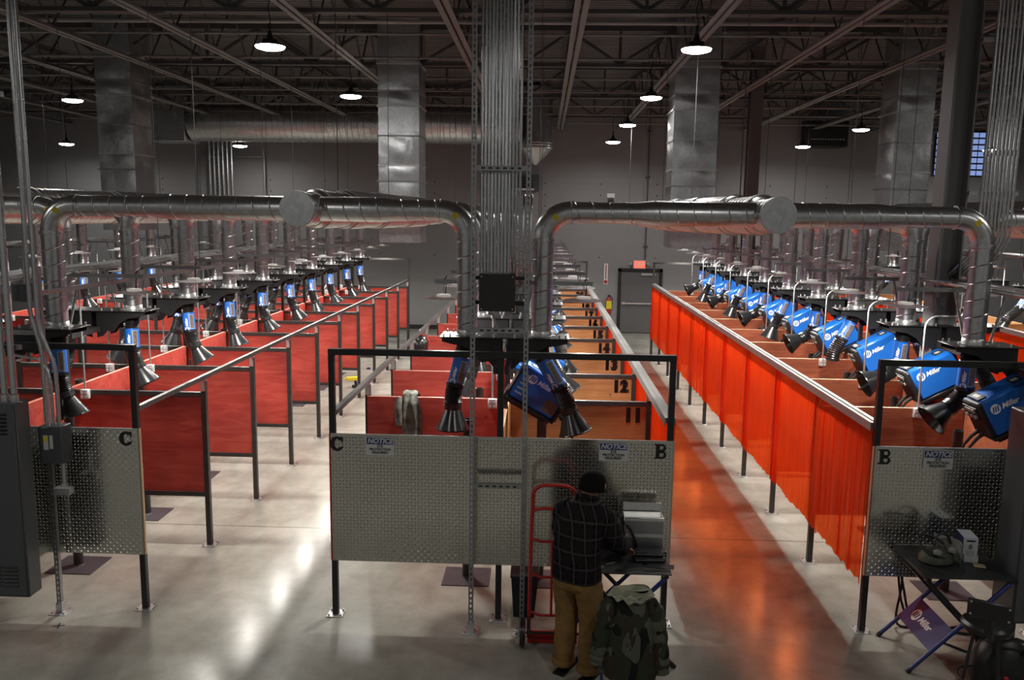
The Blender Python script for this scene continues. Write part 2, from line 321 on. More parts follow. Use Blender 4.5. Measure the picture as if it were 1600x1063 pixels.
# ------------------------------------------------------------------ layout (metres)
P = 1.524; Y0 = 7.27; H = 2.45; ZT = 1.735; ZB = .54; YW = 26.8; ZC = 7.3
ROW = {  # spine x, side, aisle edge x, first booth, last booth, words
 'CL': (-5.18, 1, -3.67, 0, 10, 'in the framed red row along the pale aisle'),
 'DL': (-5.18, -1, -6.69, 0, 10, 'in the row backing the framed red row'),
 'CC': (-.36, -1, -1.87, 0, 10, 'in the central red row'),
 'BC': (-.36, 1, 1.15, 0, 10, 'in the numbered row of booths'),
 'BR': (4.465, -1, 2.95, 0, 10, 'in the row behind the long red curtain'),
 'AR': (4.465, 1, 5.98, 1, 10, 'in the row past the steel column'),
 'FL': (-10., 1, -8.49, 3, 10, 'in the outermost row past the red block'),
 'FR': (9.29, -1, 7.78, 3, 10, 'in the outermost row beyond the steel column')}

# ------------------------------------------------------------------ room
mb = MB(); mb.box(-19, 17, -4, YW, -.1, 0); struct('floor', mb, FLOOR, 'polished grey concrete floor with sawn joints')
mb = MB(); mb.box(-19, 17, YW, YW+.2, 0, ZC+.3); struct('wall_back', mb, WALL, 'grey painted block wall at the far end')
mb = MB(); mb.box(-19.2, -19, -4, YW, 0, ZC+.3); struct('wall_left', mb, WALL)
mb = MB(); mb.box(17, 17.2, -4, YW, 0, ZC+.3); struct('wall_right', mb, WALL)
mb = MB()   # corrugated deck, ribs across the hall
prof = []; y = -4.
while y < YW:
    prof += [(y, ZC), (y+.09, ZC), (y+.105, ZC+.04), (y+.14, ZC+.04)]; y += .155
vs = [(x, yy, z) for yy, z in prof for x in (-19, 17)]
mb.add(vs, [(2*i, 2*i+1, 2*i+3, 2*i+2) for i in range(len(prof)-1)]); mb.box(-19, 17, -4, YW, ZC+.06, ZC+.2)
struct('ceiling', mb, DECK, 'dark corrugated steel roof deck')
mb = MB(); mb.box(-19, 17, YW-.02, YW-.001, 0, .14); struct('baseboard_back', mb, TRIM)
# dark rows of form-tie holes in the block wall
mb = MB()
for x in [-14+1.75*i for i in range(18)]:
    for z in (2.4, 4.0, 4.35, 4.7): mb.cyl((x, YW-.004, z), (x, YW+.0, z), .022, 8)
o = link('trim_1', mb, None, TRIM); o['kind'] = 'structure'; o['category'] = 'wall'; o['label'] = 'dark tie holes dotted over the back wall'
# door
mb = MB()
for a in ((2.37, 2.46, 0, 2.07), (3.68, 3.77, 0, 2.07), (2.37, 3.77, 1.97, 2.07)): mb.box(a[0], a[1], YW-.06, YW-.001, a[2], a[3])
d = struct('door_1', mb, TRIM, 'grey exit door with a push bar in a black surround', 'door')
mb = MB(); mb.cbox(2.47, 3.67, YW-.045, YW-.002, .02, 1.96, .004); link('door_leaf', mb, d, DOORM)
mb = MB(); mb.bar((2.53, YW-.10, .96), (3.6, YW-.10, .96), .05, .05); mb.box(2.5, 2.6, YW-.11, YW-.046, .92, 1.0); mb.box(3.52, 3.62, YW-.11, YW-.046, .92, 1.0); link('push_bar', mb, d, ZINC)
mb = MB(); mb.box(3.1, 3.55, YW-.09, YW-.046, 1.86, 1.92); link('door_closer', mb, d, GREYLT)
# window strips with glass blocks, high on the back wall at the far right
wi = 0
for x0, x1 in ((11.95, 12.25), (13.0, 13.45)):
    wi += 1; mb = MB(); mb.box(x0-.05, x1+.05, YW-.03, YW-.001, 5.05, 6.45); w = struct('window_%d' % wi, mb, TRIM, 'narrow glass block window high on the back wall', 'window')
    mb = MB()
    for r in range(7):
        for c in range(1 if wi == 1 else 2):
            cw = (x1-x0)/(1 if wi == 1 else 2); mb.box(x0+c*cw+.015, x0+(c+1)*cw-.015, YW-.04, YW-.031, 5.1+r*.19, 5.1+r*.19+.14)
    link('pane', mb, w, WINE)
# exit sign, horn, sign, extinguisher, vents, heater
t = thing('exit_sign', 'small red lit exit sign above the grey door', 'sign', (3.03, YW, 2.2))
mb = MB(); mb.cbox(-.2, .2, -.07, 0, -.14, .14, .01); link('housing', mb, t, GREYLT)
mb = MB(); mb.box(-.17, .17, -.075, -.0705, -.11, .11); link('lit_face', mb, t, EXITE)
mb = MB(); mb.T = M.Translation((0, -.079, 0)) @ FRONT; mb.add(*text('EXIT', .15, .001, .008)); link('lettering', mb, t, WHITE)
for s in (-1, 1):
    mb = MB(); mb.lathe((s*.26, -.03, .03), (s*.4, -1, -.2), [(0, .045), (.05, .05), (.07, .045)], 12, True); link('spotlight', mb, t, GREYLT)
t = thing('alarm_horn', 'small white alarm horn high on the back wall above the extinguisher', 'alarm', (2.06, YW, 4.25))
mb = MB(); mb.cbox(-.12, .12, -.08, 0, .02, .16, .01); link('housing', mb, t, WHITE)
mb = MB(); mb.lathe((0, -.05, 0), (0, -.5, -.6), [(0, .06), (.1, .1), (.12, .09)], 14, True); link('horn', mb, t, GREYBOX)
t = thing('fire_extinguisher', 'red fire extinguisher hung on the back wall beside the door', 'fire extinguisher', (2.08, YW-.11, .62))
mb = MB(); mb.lathe((0, 0, 0), (0, 0, 1), [(0, .05), (.02, .085), (.42, .085), (.5, .05), (.54, .03)], 16, True); link('cylinder', mb, t, RED)
mb = MB(); mb.box(-.02, .06, -.03, .03, .54, .6); mb.tube([(.05, 0, .57), (.12, 0, .5), (.12, 0, .3)], .014, 8); link('valve', mb, t, BLACK)
mb = MB(); mb.box(-.07, .1, -.09, -.05, .16, .42); link('tag', mb, t, YELLOW)
t = thing('extinguisher_sign', 'narrow white and red upright sign above the extinguisher', 'sign', (1.98, YW, 1.88))
mb = MB(); mb.box(-.06, .06, -.015, 0, -.33, .33); link('plate', mb, t, WHITE)
mb = MB(); mb.box(-.045, .045, -.019, -.0155, -.3, -.2); mb.box(-.015, .015, -.019, -.0155, -.17, .3); link('red_print', mb, t, RED)
t = thing('wall_vent', 'white louvered vent box high on the back wall behind the conduits', 'vent', (-.75, YW, 4.45))
mb = MB(); mb.cbox(-.62, .55, -.3, 0, 0, .5, .02); link('housing', mb, t, GREYBOX)
mb = MB()
for i in range(4): mb.box(-.55, .35, -.33, -.301, .1+i*.09, .16+i*.09)
link('louver', mb, t, BLACK)
mb = MB(); mb.box(-.6, .4, -.34, -.301, .02, .07); link('sill_strip', mb, t, WHITE)
t = thing('unit_heater', 'black unit heater hung high by the back wall', 'heater', (8.4, YW-.5, 5.85))
mb = MB(); mb.cbox(-.6, .6, -.35, .35, 0, .8, .02); link('housing', mb, t, BLACKSTEEL)
mb = MB()
for z in (.2, .62):
    for i in range(12): mb.box(-.5+i*.085, -.45+i*.085, -.36, -.351, z, z+.03)
link('grille_slots', mb, t, GREYLT)
mb = MB()
for sx in (-.55, .55): mb.cyl((sx, 0, .8), (sx, 0, ZC-5.85), .012, 6)
link('hanger_rods', mb, t, STRUT)
# ------------------------------------------------------------------ roof steel
JX = [-15.1, -13.2, -11.3, -9.4, -7.45, -5.56, -3.44, -1.36, .42, 2.29, 4.19, 6.1, 8.0, 9.9, 11.8, 13.7]
t = thing('roof_joist', '', 'roof joist', (0, 0, 6.35), 0, 'open web roof joists')
ya, yb = 8.2, YW-.05
mb = MB()
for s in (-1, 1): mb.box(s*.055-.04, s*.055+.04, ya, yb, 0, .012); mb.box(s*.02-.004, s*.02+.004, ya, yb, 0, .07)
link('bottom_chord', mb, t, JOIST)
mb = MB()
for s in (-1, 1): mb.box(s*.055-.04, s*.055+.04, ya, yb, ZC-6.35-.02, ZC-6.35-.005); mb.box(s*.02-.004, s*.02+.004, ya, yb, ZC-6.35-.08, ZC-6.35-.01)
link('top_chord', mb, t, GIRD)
mb = MB(); n = 12; L = (yb-ya)/n
for i in range(n):
    a, c = ya+i*L, ya+(i+.5)*L; mb.cyl((0, a, .05), (0, c, .9), .017, 6); mb.cyl((0, c, .9), (0, a+L, .05), .017, 6)
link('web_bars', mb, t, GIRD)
first = True
for i, x in enumerate(JX):
    if x == .42: lab = 'pale open web roof joist just beside the central conduit bundle, running away'
    else:
        q = sorted([v for v in JX if (v > .42) == (x > .42) and v != .42], key=lambda v: abs(v-.42)).index(x)
        lab = 'pale roof joist running away, %s one %s of the central joist' % (['first', 'second', 'third', 'fourth', 'fifth', 'sixth', 'seventh', 'eighth'][q], 'right' if x > .42 else 'left')
    if first: t.location.x = x; t['label'] = lab; first = False
    else: dup(t, (x, 0, 6.35), lab)
t = thing('roof_girder', 'dark roof truss crossing the hall, nearest of the crosswise trusses', 'roof truss', (0, 12.2, 0), 0, 'crosswise roof trusses')
mb = MB(); mb.box(-18.9, 16.9, -.07, .07, 6.47, 6.53); link('bottom_chord', mb, t, GIRD)
mb = MB(); mb.box(-18.9, 16.9, -.07, .07, 7.12, 7.22); link('top_chord', mb, t, GIRD)
mb = MB()
for i in range(len(JX)-1):
    a, c = JX[i], JX[i+1]; mid = (a+c)/2
    mb.bar((a, 0, 7.12), (mid, 0, 6.53), .06, .05); mb.bar((mid, 0, 6.53), (c, 0, 7.12), .06, .05); mb.bar((mid, 0, 6.53), (mid, 0, 7.12), .05, .05)
link('web_members', mb, t, GIRD)
for y, w in ((16.4, 'second'), (20.6, 'third'), (24.6, 'farthest')): dup(t, (0, y, 0), 'dark roof truss crossing the hall, %s of the crosswise trusses' % w)
pipe = MB(); pipe.cyl((-18.9, 0, 0), (16.9, 0, 0), .022, 8); pm = pipe.mesh('bridging_rod', JOIST)
for i, (y, z) in enumerate(((10.6, 6.44), (11.5, 7.0), (13.4, 6.44), (14.6, 7.0), (15.4, 6.44), (17.6, 6.44), (18.6, 6.98), (19.4, 6.44), (21.8, 6.44), (23., 7.0), (23.6, 6.44), (25.7, 6.44))):
    o = link('bridging_rod', pm); o.location = (0, y, z)
    tag(o, 'thin bridging rod across the joists, %s counting from the near end' % ['first', 'second', 'third', 'fourth', 'fifth', 'sixth', 'seventh', 'eighth', 'ninth', 'tenth', 'eleventh', 'twelfth'][i], 'brace', 'bridging rods between joists')
t = thing('sprinkler_line', 'white sprinkler pipe with small heads crossing under the roof, nearer one', 'sprinkler pipe', (0, 14., 6.75), 0, 'sprinkler pipes')
mb = MB(); mb.cyl((-18.9, 0, 0), (16.9, 0, 0), .035, 10); link('pipe', mb, t, GREYLT)
for i in range(11):
    mb = MB(); mb.cyl((-17+i*3.3, 0, 0), (-17+i*3.3, 0, -.14), .012, 6); mb.cyl((-17+i*3.3, 0, -.15), (-17+i*3.3, 0, -.14), .035, 8); link('sprinkler_head', mb, t, ZINC)
dup(t, (0, 22.4, 6.75), 'white sprinkler pipe with small heads crossing under the roof, farther one')
# ------------------------------------------------------------------ high bay lights
t = thing('high_bay_light', '', 'ceiling light', (0, 0, 0), 0, 'round high bay lights')
mb = MB(); mb.lathe((0, 0, 0), (0, 0, 1), [(0, .195), (.012, .197), (.025, .15), (.035, .11), (.09, .10), (.1, .05), (.2, .02), (.22, 0)], 24); link('housing', mb, t, BLACKSTEEL)
mb = MB(); mb.lathe((0, 0, -.012), (0, 0, 1), [(-.035, 0), (-.03, .12), (-.012, .185), (.012, .199)], 24); link('lens', mb, t, BAYE)
mb = MB(); mb.tube([(0, 0, .2), (.01, 0, .35), (-.02, .01, .5), (.01, 0, .62), (0, 0, .78)], .008, 6); mb.tube([(0, 0, .22), (0, 0, .3)], .02, 8); link('cord', mb, t, WIREM)
def area(name, parent, size, energy, col, z, spread=170):
    l = bpy.data.lights.new(name, 'AREA'); l.shape = 'DISK'; l.size = size; l.energy = energy; l.color = col; l.spread = radians(spread)
    o = bpy.data.objects.new(name, l); COL.objects.link(o); o.parent = parent; o.location = (0, 0, z); return o
E_BAY = 48.; E_LAMP = 42.
area('bay_beam', t, .3, E_BAY, (1, .97, .92), -.06)
BAYS = [(-3.74, 11.6, 5.9), (1.96, 11.6, 5.9), (-3.74, 16.35, 5.9), (1.94, 16.2, 5.9), (1.97, 21.0, 5.9), (1.86, 24.0, 5.75), (-9.7, 17.3, 5.9), (-14.05, 24.6, 5.58), (-8.9, 24.6, 5.58), (7.75, 21.5, 5.9), (7.16, 24.2, 5.70), (12.2, 24., 5.64), (9.3, 14.2, 6.2)]
BW = ['nearest of the row over the pale aisle', 'nearest of the row over the orange aisle', 'second over the pale aisle, beside the riser',
      'second of the row over the orange aisle', 'third of the row over the orange aisle', 'farthest of the row over the orange aisle',
      'light beside the outermost riser, over the red block', 'small light near the back wall beyond the tall conduits', 'small light under the wide round duct by the back wall', 'near the black unit heater, the higher one',
      'light under the black unit heater', 'light seen through the conduits on the steel column', 'light half hidden by the grey steel column']
for i, (p, w) in enumerate(zip(BAYS, BW)):
    if i == 0: t.location = p; t['label'] = 'round lit high bay, '+w
    else: dup(t, p, 'round lit high bay, '+w)
for x in (-9.7, -3.74, 1.96, 7.75):  # unseen fixtures added as fill light, continuing the bay grid toward the camera
    for y, w in ((2.2, 'over the near floor'),) if abs(x) < 5 else ((6.9, 'over the end screens'), (2.2, 'over the near floor')): dup(t, (x, y, 5.9), 'unseen high bay added as fill %s, %s' % (w, {-9.7: 'beyond the cabinet', -3.74: 'toward the pale aisle', 1.96: 'toward the orange aisle', 7.75: 'beyond the column'}[x]))
# ------------------------------------------------------------------ big ducts
def seg_duct(x, lab, group, ys=((7.65, 8.25, .155), (8.25, 9.4, .19), (9.4, 11.2, .215), (11.2, 13.4, .235), (13.4, 15.6, .25), (15.6, 18, .235), (18, 20, .21), (20, 22.6, .18))):
    t = thing('main_duct', lab, 'duct', (x, 0, 3.73), 0, group)
    mb = MB(); mb.lathe((0, ys[0][0]-.012, 0), (0, 1, 0), [(0, 0), (0, ys[0][2]+.006), (.05, ys[0][2]+.006), (.05, ys[0][2])], 28); link('end_cap', mb, t, GALV)
    for i, (a, b, r) in enumerate(ys):
        mb = MB(); nx = ys[i+1][2] if i+1 < len(ys) else r
        mb.lathe((0, a, 0), (0, 1, 0), [(0, r), (b-a-.12, r), (b-a, nx)], 28); mb.helix((0, a, 0), (0, b-.12, 0), r, .14, .016, .006, 20)
        for yy in (a+.01, b-.12): mb.lathe((0, yy, 0), (0, 1, 0), [(0, r), (.003, r+.012), (.03, r+.012), (.033, r)], 28)
        link('spiral_section', mb, t, GALV)
    for yy in (9.2, 12.2, 15.2, 18.2, 21.2):
        mb = MB(); mb.cyl((0, yy, .2), (0, yy, ZC-3.74), .005, 6); link('hanger_rod', mb, t, GIRD)
    return t
MD = {'L': -2.26, 'R': 2.09, 'LL': -7.0, 'RR': 6.4}
seg_duct(MD['L'], 'large stepped spiral duct with round end cap over the pale aisle', 'main extraction ducts')
seg_duct(MD['R'], 'large stepped spiral duct with round end cap over the orange aisle', 'main extraction ducts')
seg_duct(MD['LL'], 'large spiral duct beyond the red block, seen past the tall conduits', 'main extraction ducts', ((9.2, 11.2, .235), (11.2, 13.4, .25), (13.4, 15.6, .26), (15.6, 18, .235), (18, 20, .21), (20, 22.6, .18)))
seg_duct(MD['RR'], 'large spiral duct beyond the steel column', 'main extraction ducts', ((9.2, 11.2, .235), (11.2, 13.4, .25), (13.4, 15.6, .26), (15.6, 18, .235), (18, 20, .21), (20, 22.6, .18)))
def riser(x0, x1, y, d, z0, lab):
    t = thing('riser_duct', lab, 'duct', ((x0+x1)/2, y+d/2, 0), 0, 'rectangular riser ducts')
    w = (x1-x0)/2; z = z0; hs = [.62, .55, .3, .55, .55, .28, .5, .75, .75]; i = 0
    while z < ZC-.02 and i < len(hs):
        h = min(hs[i], ZC-z); mb = MB()
        for a, b, c, e in ((-w, -d/2, w, -d/2), (w, -d/2, w, d/2), (w, d/2, -w, d/2), (-w, d/2, -w, -d/2)):   # panels with a faint cross-break
            nx, ny = (e-b), -(c-a); l = math.hypot(nx, ny); sg = (.016, -.012, .02, .014)[(i+int(abs(a-c) > .01)) % 4]
            mb.grid(lambda u, v, a=a, b=b, c=c, e=e: (a+(c-a)*u+nx/l*sg*sin(pi*u)*sin(pi*v)*(.7+.5*sin(5*u+3*v+i)), b+(e-b)*u+ny/l*sg*sin(pi*u)*sin(pi*v)*(.7+.5*sin(5*u+3*v+i)), z+h*v), 10, 8)
        if i == 0: mb.add([(-w, -d/2, z), (w, -d/2, z), (w, d/2, z), (-w, d/2, z)], [(0, 1, 2, 3)])
        link('duct_section', mb, t, GALVD)
        mb = MB(); f = .028 if i in (1, 4, 6) else .012
        for a in ((-w-f, w+f, -d/2-f, -d/2), (-w-f, w+f, d/2, d/2+f), (-w-f, -w, -d/2, d/2), (w, w+f, -d/2, d/2)): mb.box(*a, z+h-.016, z+h+.012)
        link('joint_flange', mb, t, STRUT if i % 2 else ZINC)
        z += h; i += 1
    return t
riser(-3.19, -2.40, 16.2, .78, 3.14, 'tall sheet metal riser behind the main duct over the pale aisle')
riser(2.38, 3.2, 16.2, .78, 3.12, 'tall sheet metal riser behind the main duct over the orange aisle')
riser(-8.62, -7.93, 16.2, .78, 3.3, 'tall sheet metal riser beyond the frame-edged red block')
riser(6.47, 7.15, 16.2, .78, 3.12, 'tall sheet metal riser beside the grey steel column')
t = thing('supply_duct', 'wide spiral duct running crosswise high by the back wall', 'duct', (0, 24., 6.15))
mb = MB(); mb.lathe((-9.7, 0, 0), (1, 0, 0), [(0, .5), (9.0, .5)], 36); mb.helix((-9.7, 0, 0), (-.7, 0, 0), .5, .17, .02, .01, 32); link('spiral_section', mb, t, GALV)
mb = MB(); mb.cbox(-11.15, -10.05, -.5, .5, -.54, .3, .01); link('square_elbow', mb, t, GALVD)
mb = MB(); mb.lathe((-10.05, 0, -.05), (1, 0, .15), [(0, .48), (.36, .5)], 24, True); link('transition', mb, t, GALVD)
mb = MB(); mb.lathe((-.3, 0, -1.05), (0, 0, 1), [(0, .05), (.25, .3), (.45, .47), (.47, .485), (.5, .47), (2.1, .47)], 28); link('drop_elbow', mb, t, GALVD)
mb = MB()
for z in (-.62, -.55, -.48): mb.lathe((-.3, 0, z), (0, 0, 1), [(0, .47), (.012, .488), (.03, .488), (.042, .47)], 28)
link('drop_bands', mb, t, ZINC)
# electrical rack on the back wall under the supply duct
t = thing('wall_switchgear', 'grey electrical cabinets on a strut rack by the back wall', 'electrical cabinet', (-10.1, YW, 0))
mb = MB()
for x in (-.9, 1.2): mb.bar((x, -.12, 0), (x, -.12, 5.6), .06, .04)
for z in (1.2, 2.2, 5.4): mb.bar((-.9, -.12, z), (1.2, -.12, z), .04, .06)
link('strut_rack', mb, t, STRUT)
mb = MB(); mb.cbox(.1, 1.1, -.4, -.15, .6, 2.3, .01); mb.cbox(-.8, 0, -.4, -.15, 1.0, 2.0, .01); link('enclosure', mb, t, GREYBOX)
mb = MB(); mb.box(.35, .8, -.42, -.401, 1.5, 1.95); link('notice_plate', mb, t, SIGNWHITE)
for i in range(6):
    mb = MB(); mb.cyl((-.5+i*.14, -.2, 2.0), (-.5+i*.14, -.2, 5.9), .03, 8); link('conduit', mb, t, CONDUIT)
t = thing('wall_conduit', 'thin conduit running down the back wall to the exit sign', 'conduit', (3.2, YW-.03, 0))
mb = MB(); mb.cyl((0, 0, 2.35), (0, 0, 7.2), .018, 8); link('pipe', mb, t, GREYBOX)
mb = MB()
for z in (2.75, 4.9, 6.3): mb.box(-.07, .07, -.02, .03, z, z+.04)
link('strap', mb, t, GREYBOX)
# steel columns
def column(y, lab, h=ZC):
    t = thing('steel_column', lab, 'column', (4.47, y, 0), 0, 'steel columns')
    mb = MB(); b = .13
    mb.box(-b, b, -b, -b+.018, .02, h-.05); mb.box(-b, b, b-.018, b, .02, h-.05); link('flanges', mb, t, COLUMN)
    mb = MB(); mb.box(-.008, .008, -b+.018, b-.018, .02, h-.05); link('web', mb, t, COLUMN)
    mb = MB(); mb.box(-.2, .2, -.2, .2, 0, .02); link('base_plate', mb, t, COLUMN); return t
c1 = column(9.56, 'near grey steel column carrying a bundle of conduits'); c1.rotation_euler = (0, 0, pi/2); column(18.7, 'far dark steel column in front of the back wall')
# ------------------------------------------------------------------ booth blocks
def partition(row):
    sp, sd, ed, k0, k1, words = ROW[row]; L = abs(ed-sp); x0, x1 = (.03, L) if sd > 0 else (-L, -.03); xe = L*sd
    style = {'CL': 'frame', 'DL': 'frame', 'CC': 'front', 'BC': 'frame', 'BR': 'front', 'AR': 'front', 'FL': 'frame', 'FR': 'front'}[row]
    ply, edge = {'CL': (REDPLY, REDEDGE), 'DL': (REDPLY, REDEDGE), 'CC': (REDPLY, REDEDGE), 'BC': (BARE, BAREEDGE), 'BR': (BROWNPLY, BAREEDGE), 'AR': (BROWNPLY, BAREEDGE), 'FL': (REDPLY, REDEDGE), 'FR': (BARE, BAREEDGE)}[row]
    t = thing('booth_partition', '', 'partition', (sp, Y0+P, 0), 0, {'CL': 'red framed partitions along the pale aisle', 'DL': 'red partitions of the backing row', 'CC': 'red partitions behind the man', 'BC': 'numbered wood partitions', 'BR': 'brown wood partitions behind the curtain', 'AR': 'wood partitions past the column', 'FL': 'outermost red partitions', 'FR': 'outermost wood partitions'}[row])
    mb = MB(); mb.box(xe-.027, xe+.027, -.027, .027, .008, 1.87); link('post', mb, t, DARKTUBE)
    mb = MB(); mb.box(xe-.024, xe+.024, -.03, .03, 1.76, 1.885); link('rail_clip', mb, t, ZINC)
    mb = MB(); mb.cbox(xe-.075, xe+.075, -.075, .075, 0, .009, .002)
    for a in (-1, 1):
        for c in (-1, 1): mb.cyl((xe+a*.055, c*.055, .009), (xe+a*.055, c*.055, .028), .01, 6)
    link('foot_plate', mb, t, ZINC)
    xi = xe-.027*sd; X = sorted((.03*sd, xi))
    mb = MB(); mb.box(X[0], X[1], -.024, .024, 1.695, 1.745); link('top_tube', mb, t, DARKTUBE)
    mb = MB(); mb.box(X[0], X[1], -.024, .024, .57, .62); link('bottom_tube', mb, t, DARKTUBE)
    ya, yb, z0, z1 = (.0245, .0425, .57, 1.735) if style == 'frame' else (-.0445, -.0255, .56, 1.75)
    if style == 'frame': X = sorted((.03*sd, xi)); ya, yb, z0, z1 = -.008, .012, .62, 1.695
    else: X = sorted((.03*sd, xe))
    mb = MB(); mb.mat(ply).box(X[0], X[1], ya, yb, z0, z1-.003); mb.mat(edge).box(X[0], X[1], ya, yb, z1-.003, z1); link('plywood_sheet', mb, t)
    return t
def number_mesh(n):
    mb = MB(); mb.T = FRONT; vs, fs = text(str(n), .2, .0008, .014, 0, 'CENTER', 1.0); mb.add(vs, fs); return mb.mesh('booth_number', BLACK, False)
for row in ROW:
    sp, sd, ed, k0, k1, words = ROW[row]; base = partition(row); kids = list(base.children); n = 0
    for k in range(max(k0, 0), k1):
        kk = k; colour = {'CL': 'red framed', 'DL': 'red', 'CC': 'bare-topped red', 'BC': 'numbered orange-tan', 'BR': 'brown', 'AR': 'tan', 'FL': 'faded red', 'FR': 'tan'}[row]
        lab = '%s plywood partition, %s %s' % (colour, nth(kk), words)
        if row == 'BC': lab = 'orange-tan partition painted %d %s' % (11+k, words)
        y = Y0+(k+1)*P
        if n == 0: o = base; o.location.y = y; o['label'] = lab
        else: o = dup(base, (sp, y, 0), lab)
        n += 1
        if row == 'BC':
            nm = link('booth_number', number_mesh(11+k), o); nm.location = (1.345, -.0095, 1.59)
# spine: middle wall, posts and rails of each block
def spine(sp, lab, left, right, k0):
    n = 0; t = None
    for k in range(k0, 10):
        l = '%s, %s panel of its wall' % (lab, nth(k)); y = Y0+k*P
        if t is None:
            t = thing('spine_wall', l, 'wall panel', (sp, y, 0), 0, lab)
            mb = MB(); mb.mat(left[0]).box(-.021, -.001, .04, P-.04, .5, 1.75); mb.mat(left[1]).box(-.021, -.001, .04, P-.04, 1.75, 1.753); link('plywood_sheet', mb, t)
            mb = MB(); mb.mat(right[0]).box(.001, .021, .04, P-.04, .5, 1.75); mb.mat(right[1]).box(.001, .021, .04, P-.04, 1.75, 1.753); link('plywood_sheet', mb, t)
            mb = MB(); mb.box(-.025, .025, P-.025, P+.025, .009, 2.5); mb.box(-.07, .07, P-.07, P+.07, 0, .009); link('post', mb, t, DARKTUBE)
            mb = MB(); mb.bar((-.05, .02, 2.33), (-.05, P-.03, 2.33), .041, .06); mb.bar((.05, .02, 2.33), (.05, P-.03, 2.33), .041, .06); link('support_rail', mb, t, DARKTUBE)
        else: dup(t, (sp, y, 0), l)
R_, B_, W_ = (REDPLY, REDEDGE), (BARE, BAREEDGE), (BROWNPLY, BAREEDGE)
spine(-5.18, 'low pink-edged wall along the middle of the red block', R_, R_, 0)
spine(-.36, 'low wall along the middle of the central block', R_, B_, 0)
spine(4.465, 'low wall along the middle of the curtained block', W_, W_, 0)
spine(-10., 'low wall along the middle of the outermost red block', R_, R_, 4)
spine(9.29, 'low wall along the middle of the block past the column', B_, B_, 4)
# curtain rails along the aisles
def rail(x, w, lab, y0=Y0+.03, m=RAILGREY, s=1):
    y1 = Y0+10*P; mb = MB(); mb.box(-w/2, w/2, y0, y1, 1.89, 1.935)
    if w > .06:
        mb.box(-w/2, -w/2+.006, y0, y1, 1.86, 1.89); mb.box(w/2-.006, w/2, y0, y1, 1.86, 1.89); mb.box(-.006, .006, y0, y1, 1.935, 1.942)
    return solo('curtain_rail', mb, m, lab, 'rail', 'aisle rails', (x, 0, 0))
rail(-3.67, .045, 'dark rail sloping away over the framed red partitions', m=RAILDARK); rail(-1.87, .05, 'rail over the aisle ends of the central red partitions', m=RAILDARK)
rail(1.15, .095, 'broad pale rail over the aisle ends of the numbered partitions'); rail(2.95, .095, 'broad pale rail carrying the long red curtain')
rail(7.78, .095, 'pale rail over red curtain past the steel column', Y0+2*P); rail(5.98, .095, 'pale rail on the far side of the curtained block', Y0+P)
# welding curtains
def curtain_mesh(seed, z0):
    rnd = random.Random(seed); mb = MB()
    def sheet(c, w, off, freq, amp):
        ph = rnd.random()*6; sk = rnd.uniform(-.012, .012); dr = rnd.uniform(-.02, .02); jag = [rnd.uniform(-.012, .012) for _ in range(61)]
        def fn(u, v):
            t = 1-v; y = c+(u-.5)*w
            return (off+amp*(.3+.8*t)*sin(freq*u*6.28+ph+sin(u*5+ph))+.006*sin(u*2.5+ph)*t, y+sk*t, z0+(1.885-z0)*v+(dr*(u-.5)+jag[int(u*60)]+.012*sin(u*11+ph))*(t**10))
        mb.grid(fn, 60, 14)
    if seed % 3 == 0:      # pleated strips
        for i in range(5): sheet((i+.5)*P/5, P/5*1.15, .005*(i % 2), 2.2, .006)
    else:                  # one broad sheet with a narrow overlapped strip
        sheet(P*.5, P*1.05, 0, 3.2, .0045); sheet(P*.93, P*.16, -.006, 2., .004)
    return mb.mesh('welding_curtain', CURT)
CV = [curtain_mesh(i, .455) for i in (0, 1, 2, 3, 4)]
for row, x, k0, wd in (('BR', 2.95, 0, 'of the long curtain along the orange aisle'), ('BC', 1.15, 0, 'at the aisle side of the numbered booths'), ('FR', 7.78, 2, 'past the grey steel column'), ('AR', 5.98, 2, 'on the far side of the curtained block')):
    for k in range(k0, 10):
        o = bpy.data.objects.new('welding_curtain', CV[0 if k == 0 else (1, 2, 4, 1, 2, 3)[(k+ord(row[0])) % 6]]); COL.objects.link(o); o.location = (x+.04*ROW[row][1], Y0+k*P+.01, 0)
        tag(o, 'red translucent welding curtain, %s %s' % (nth(k), wd), 'curtain', 'red welding curtains '+wd)
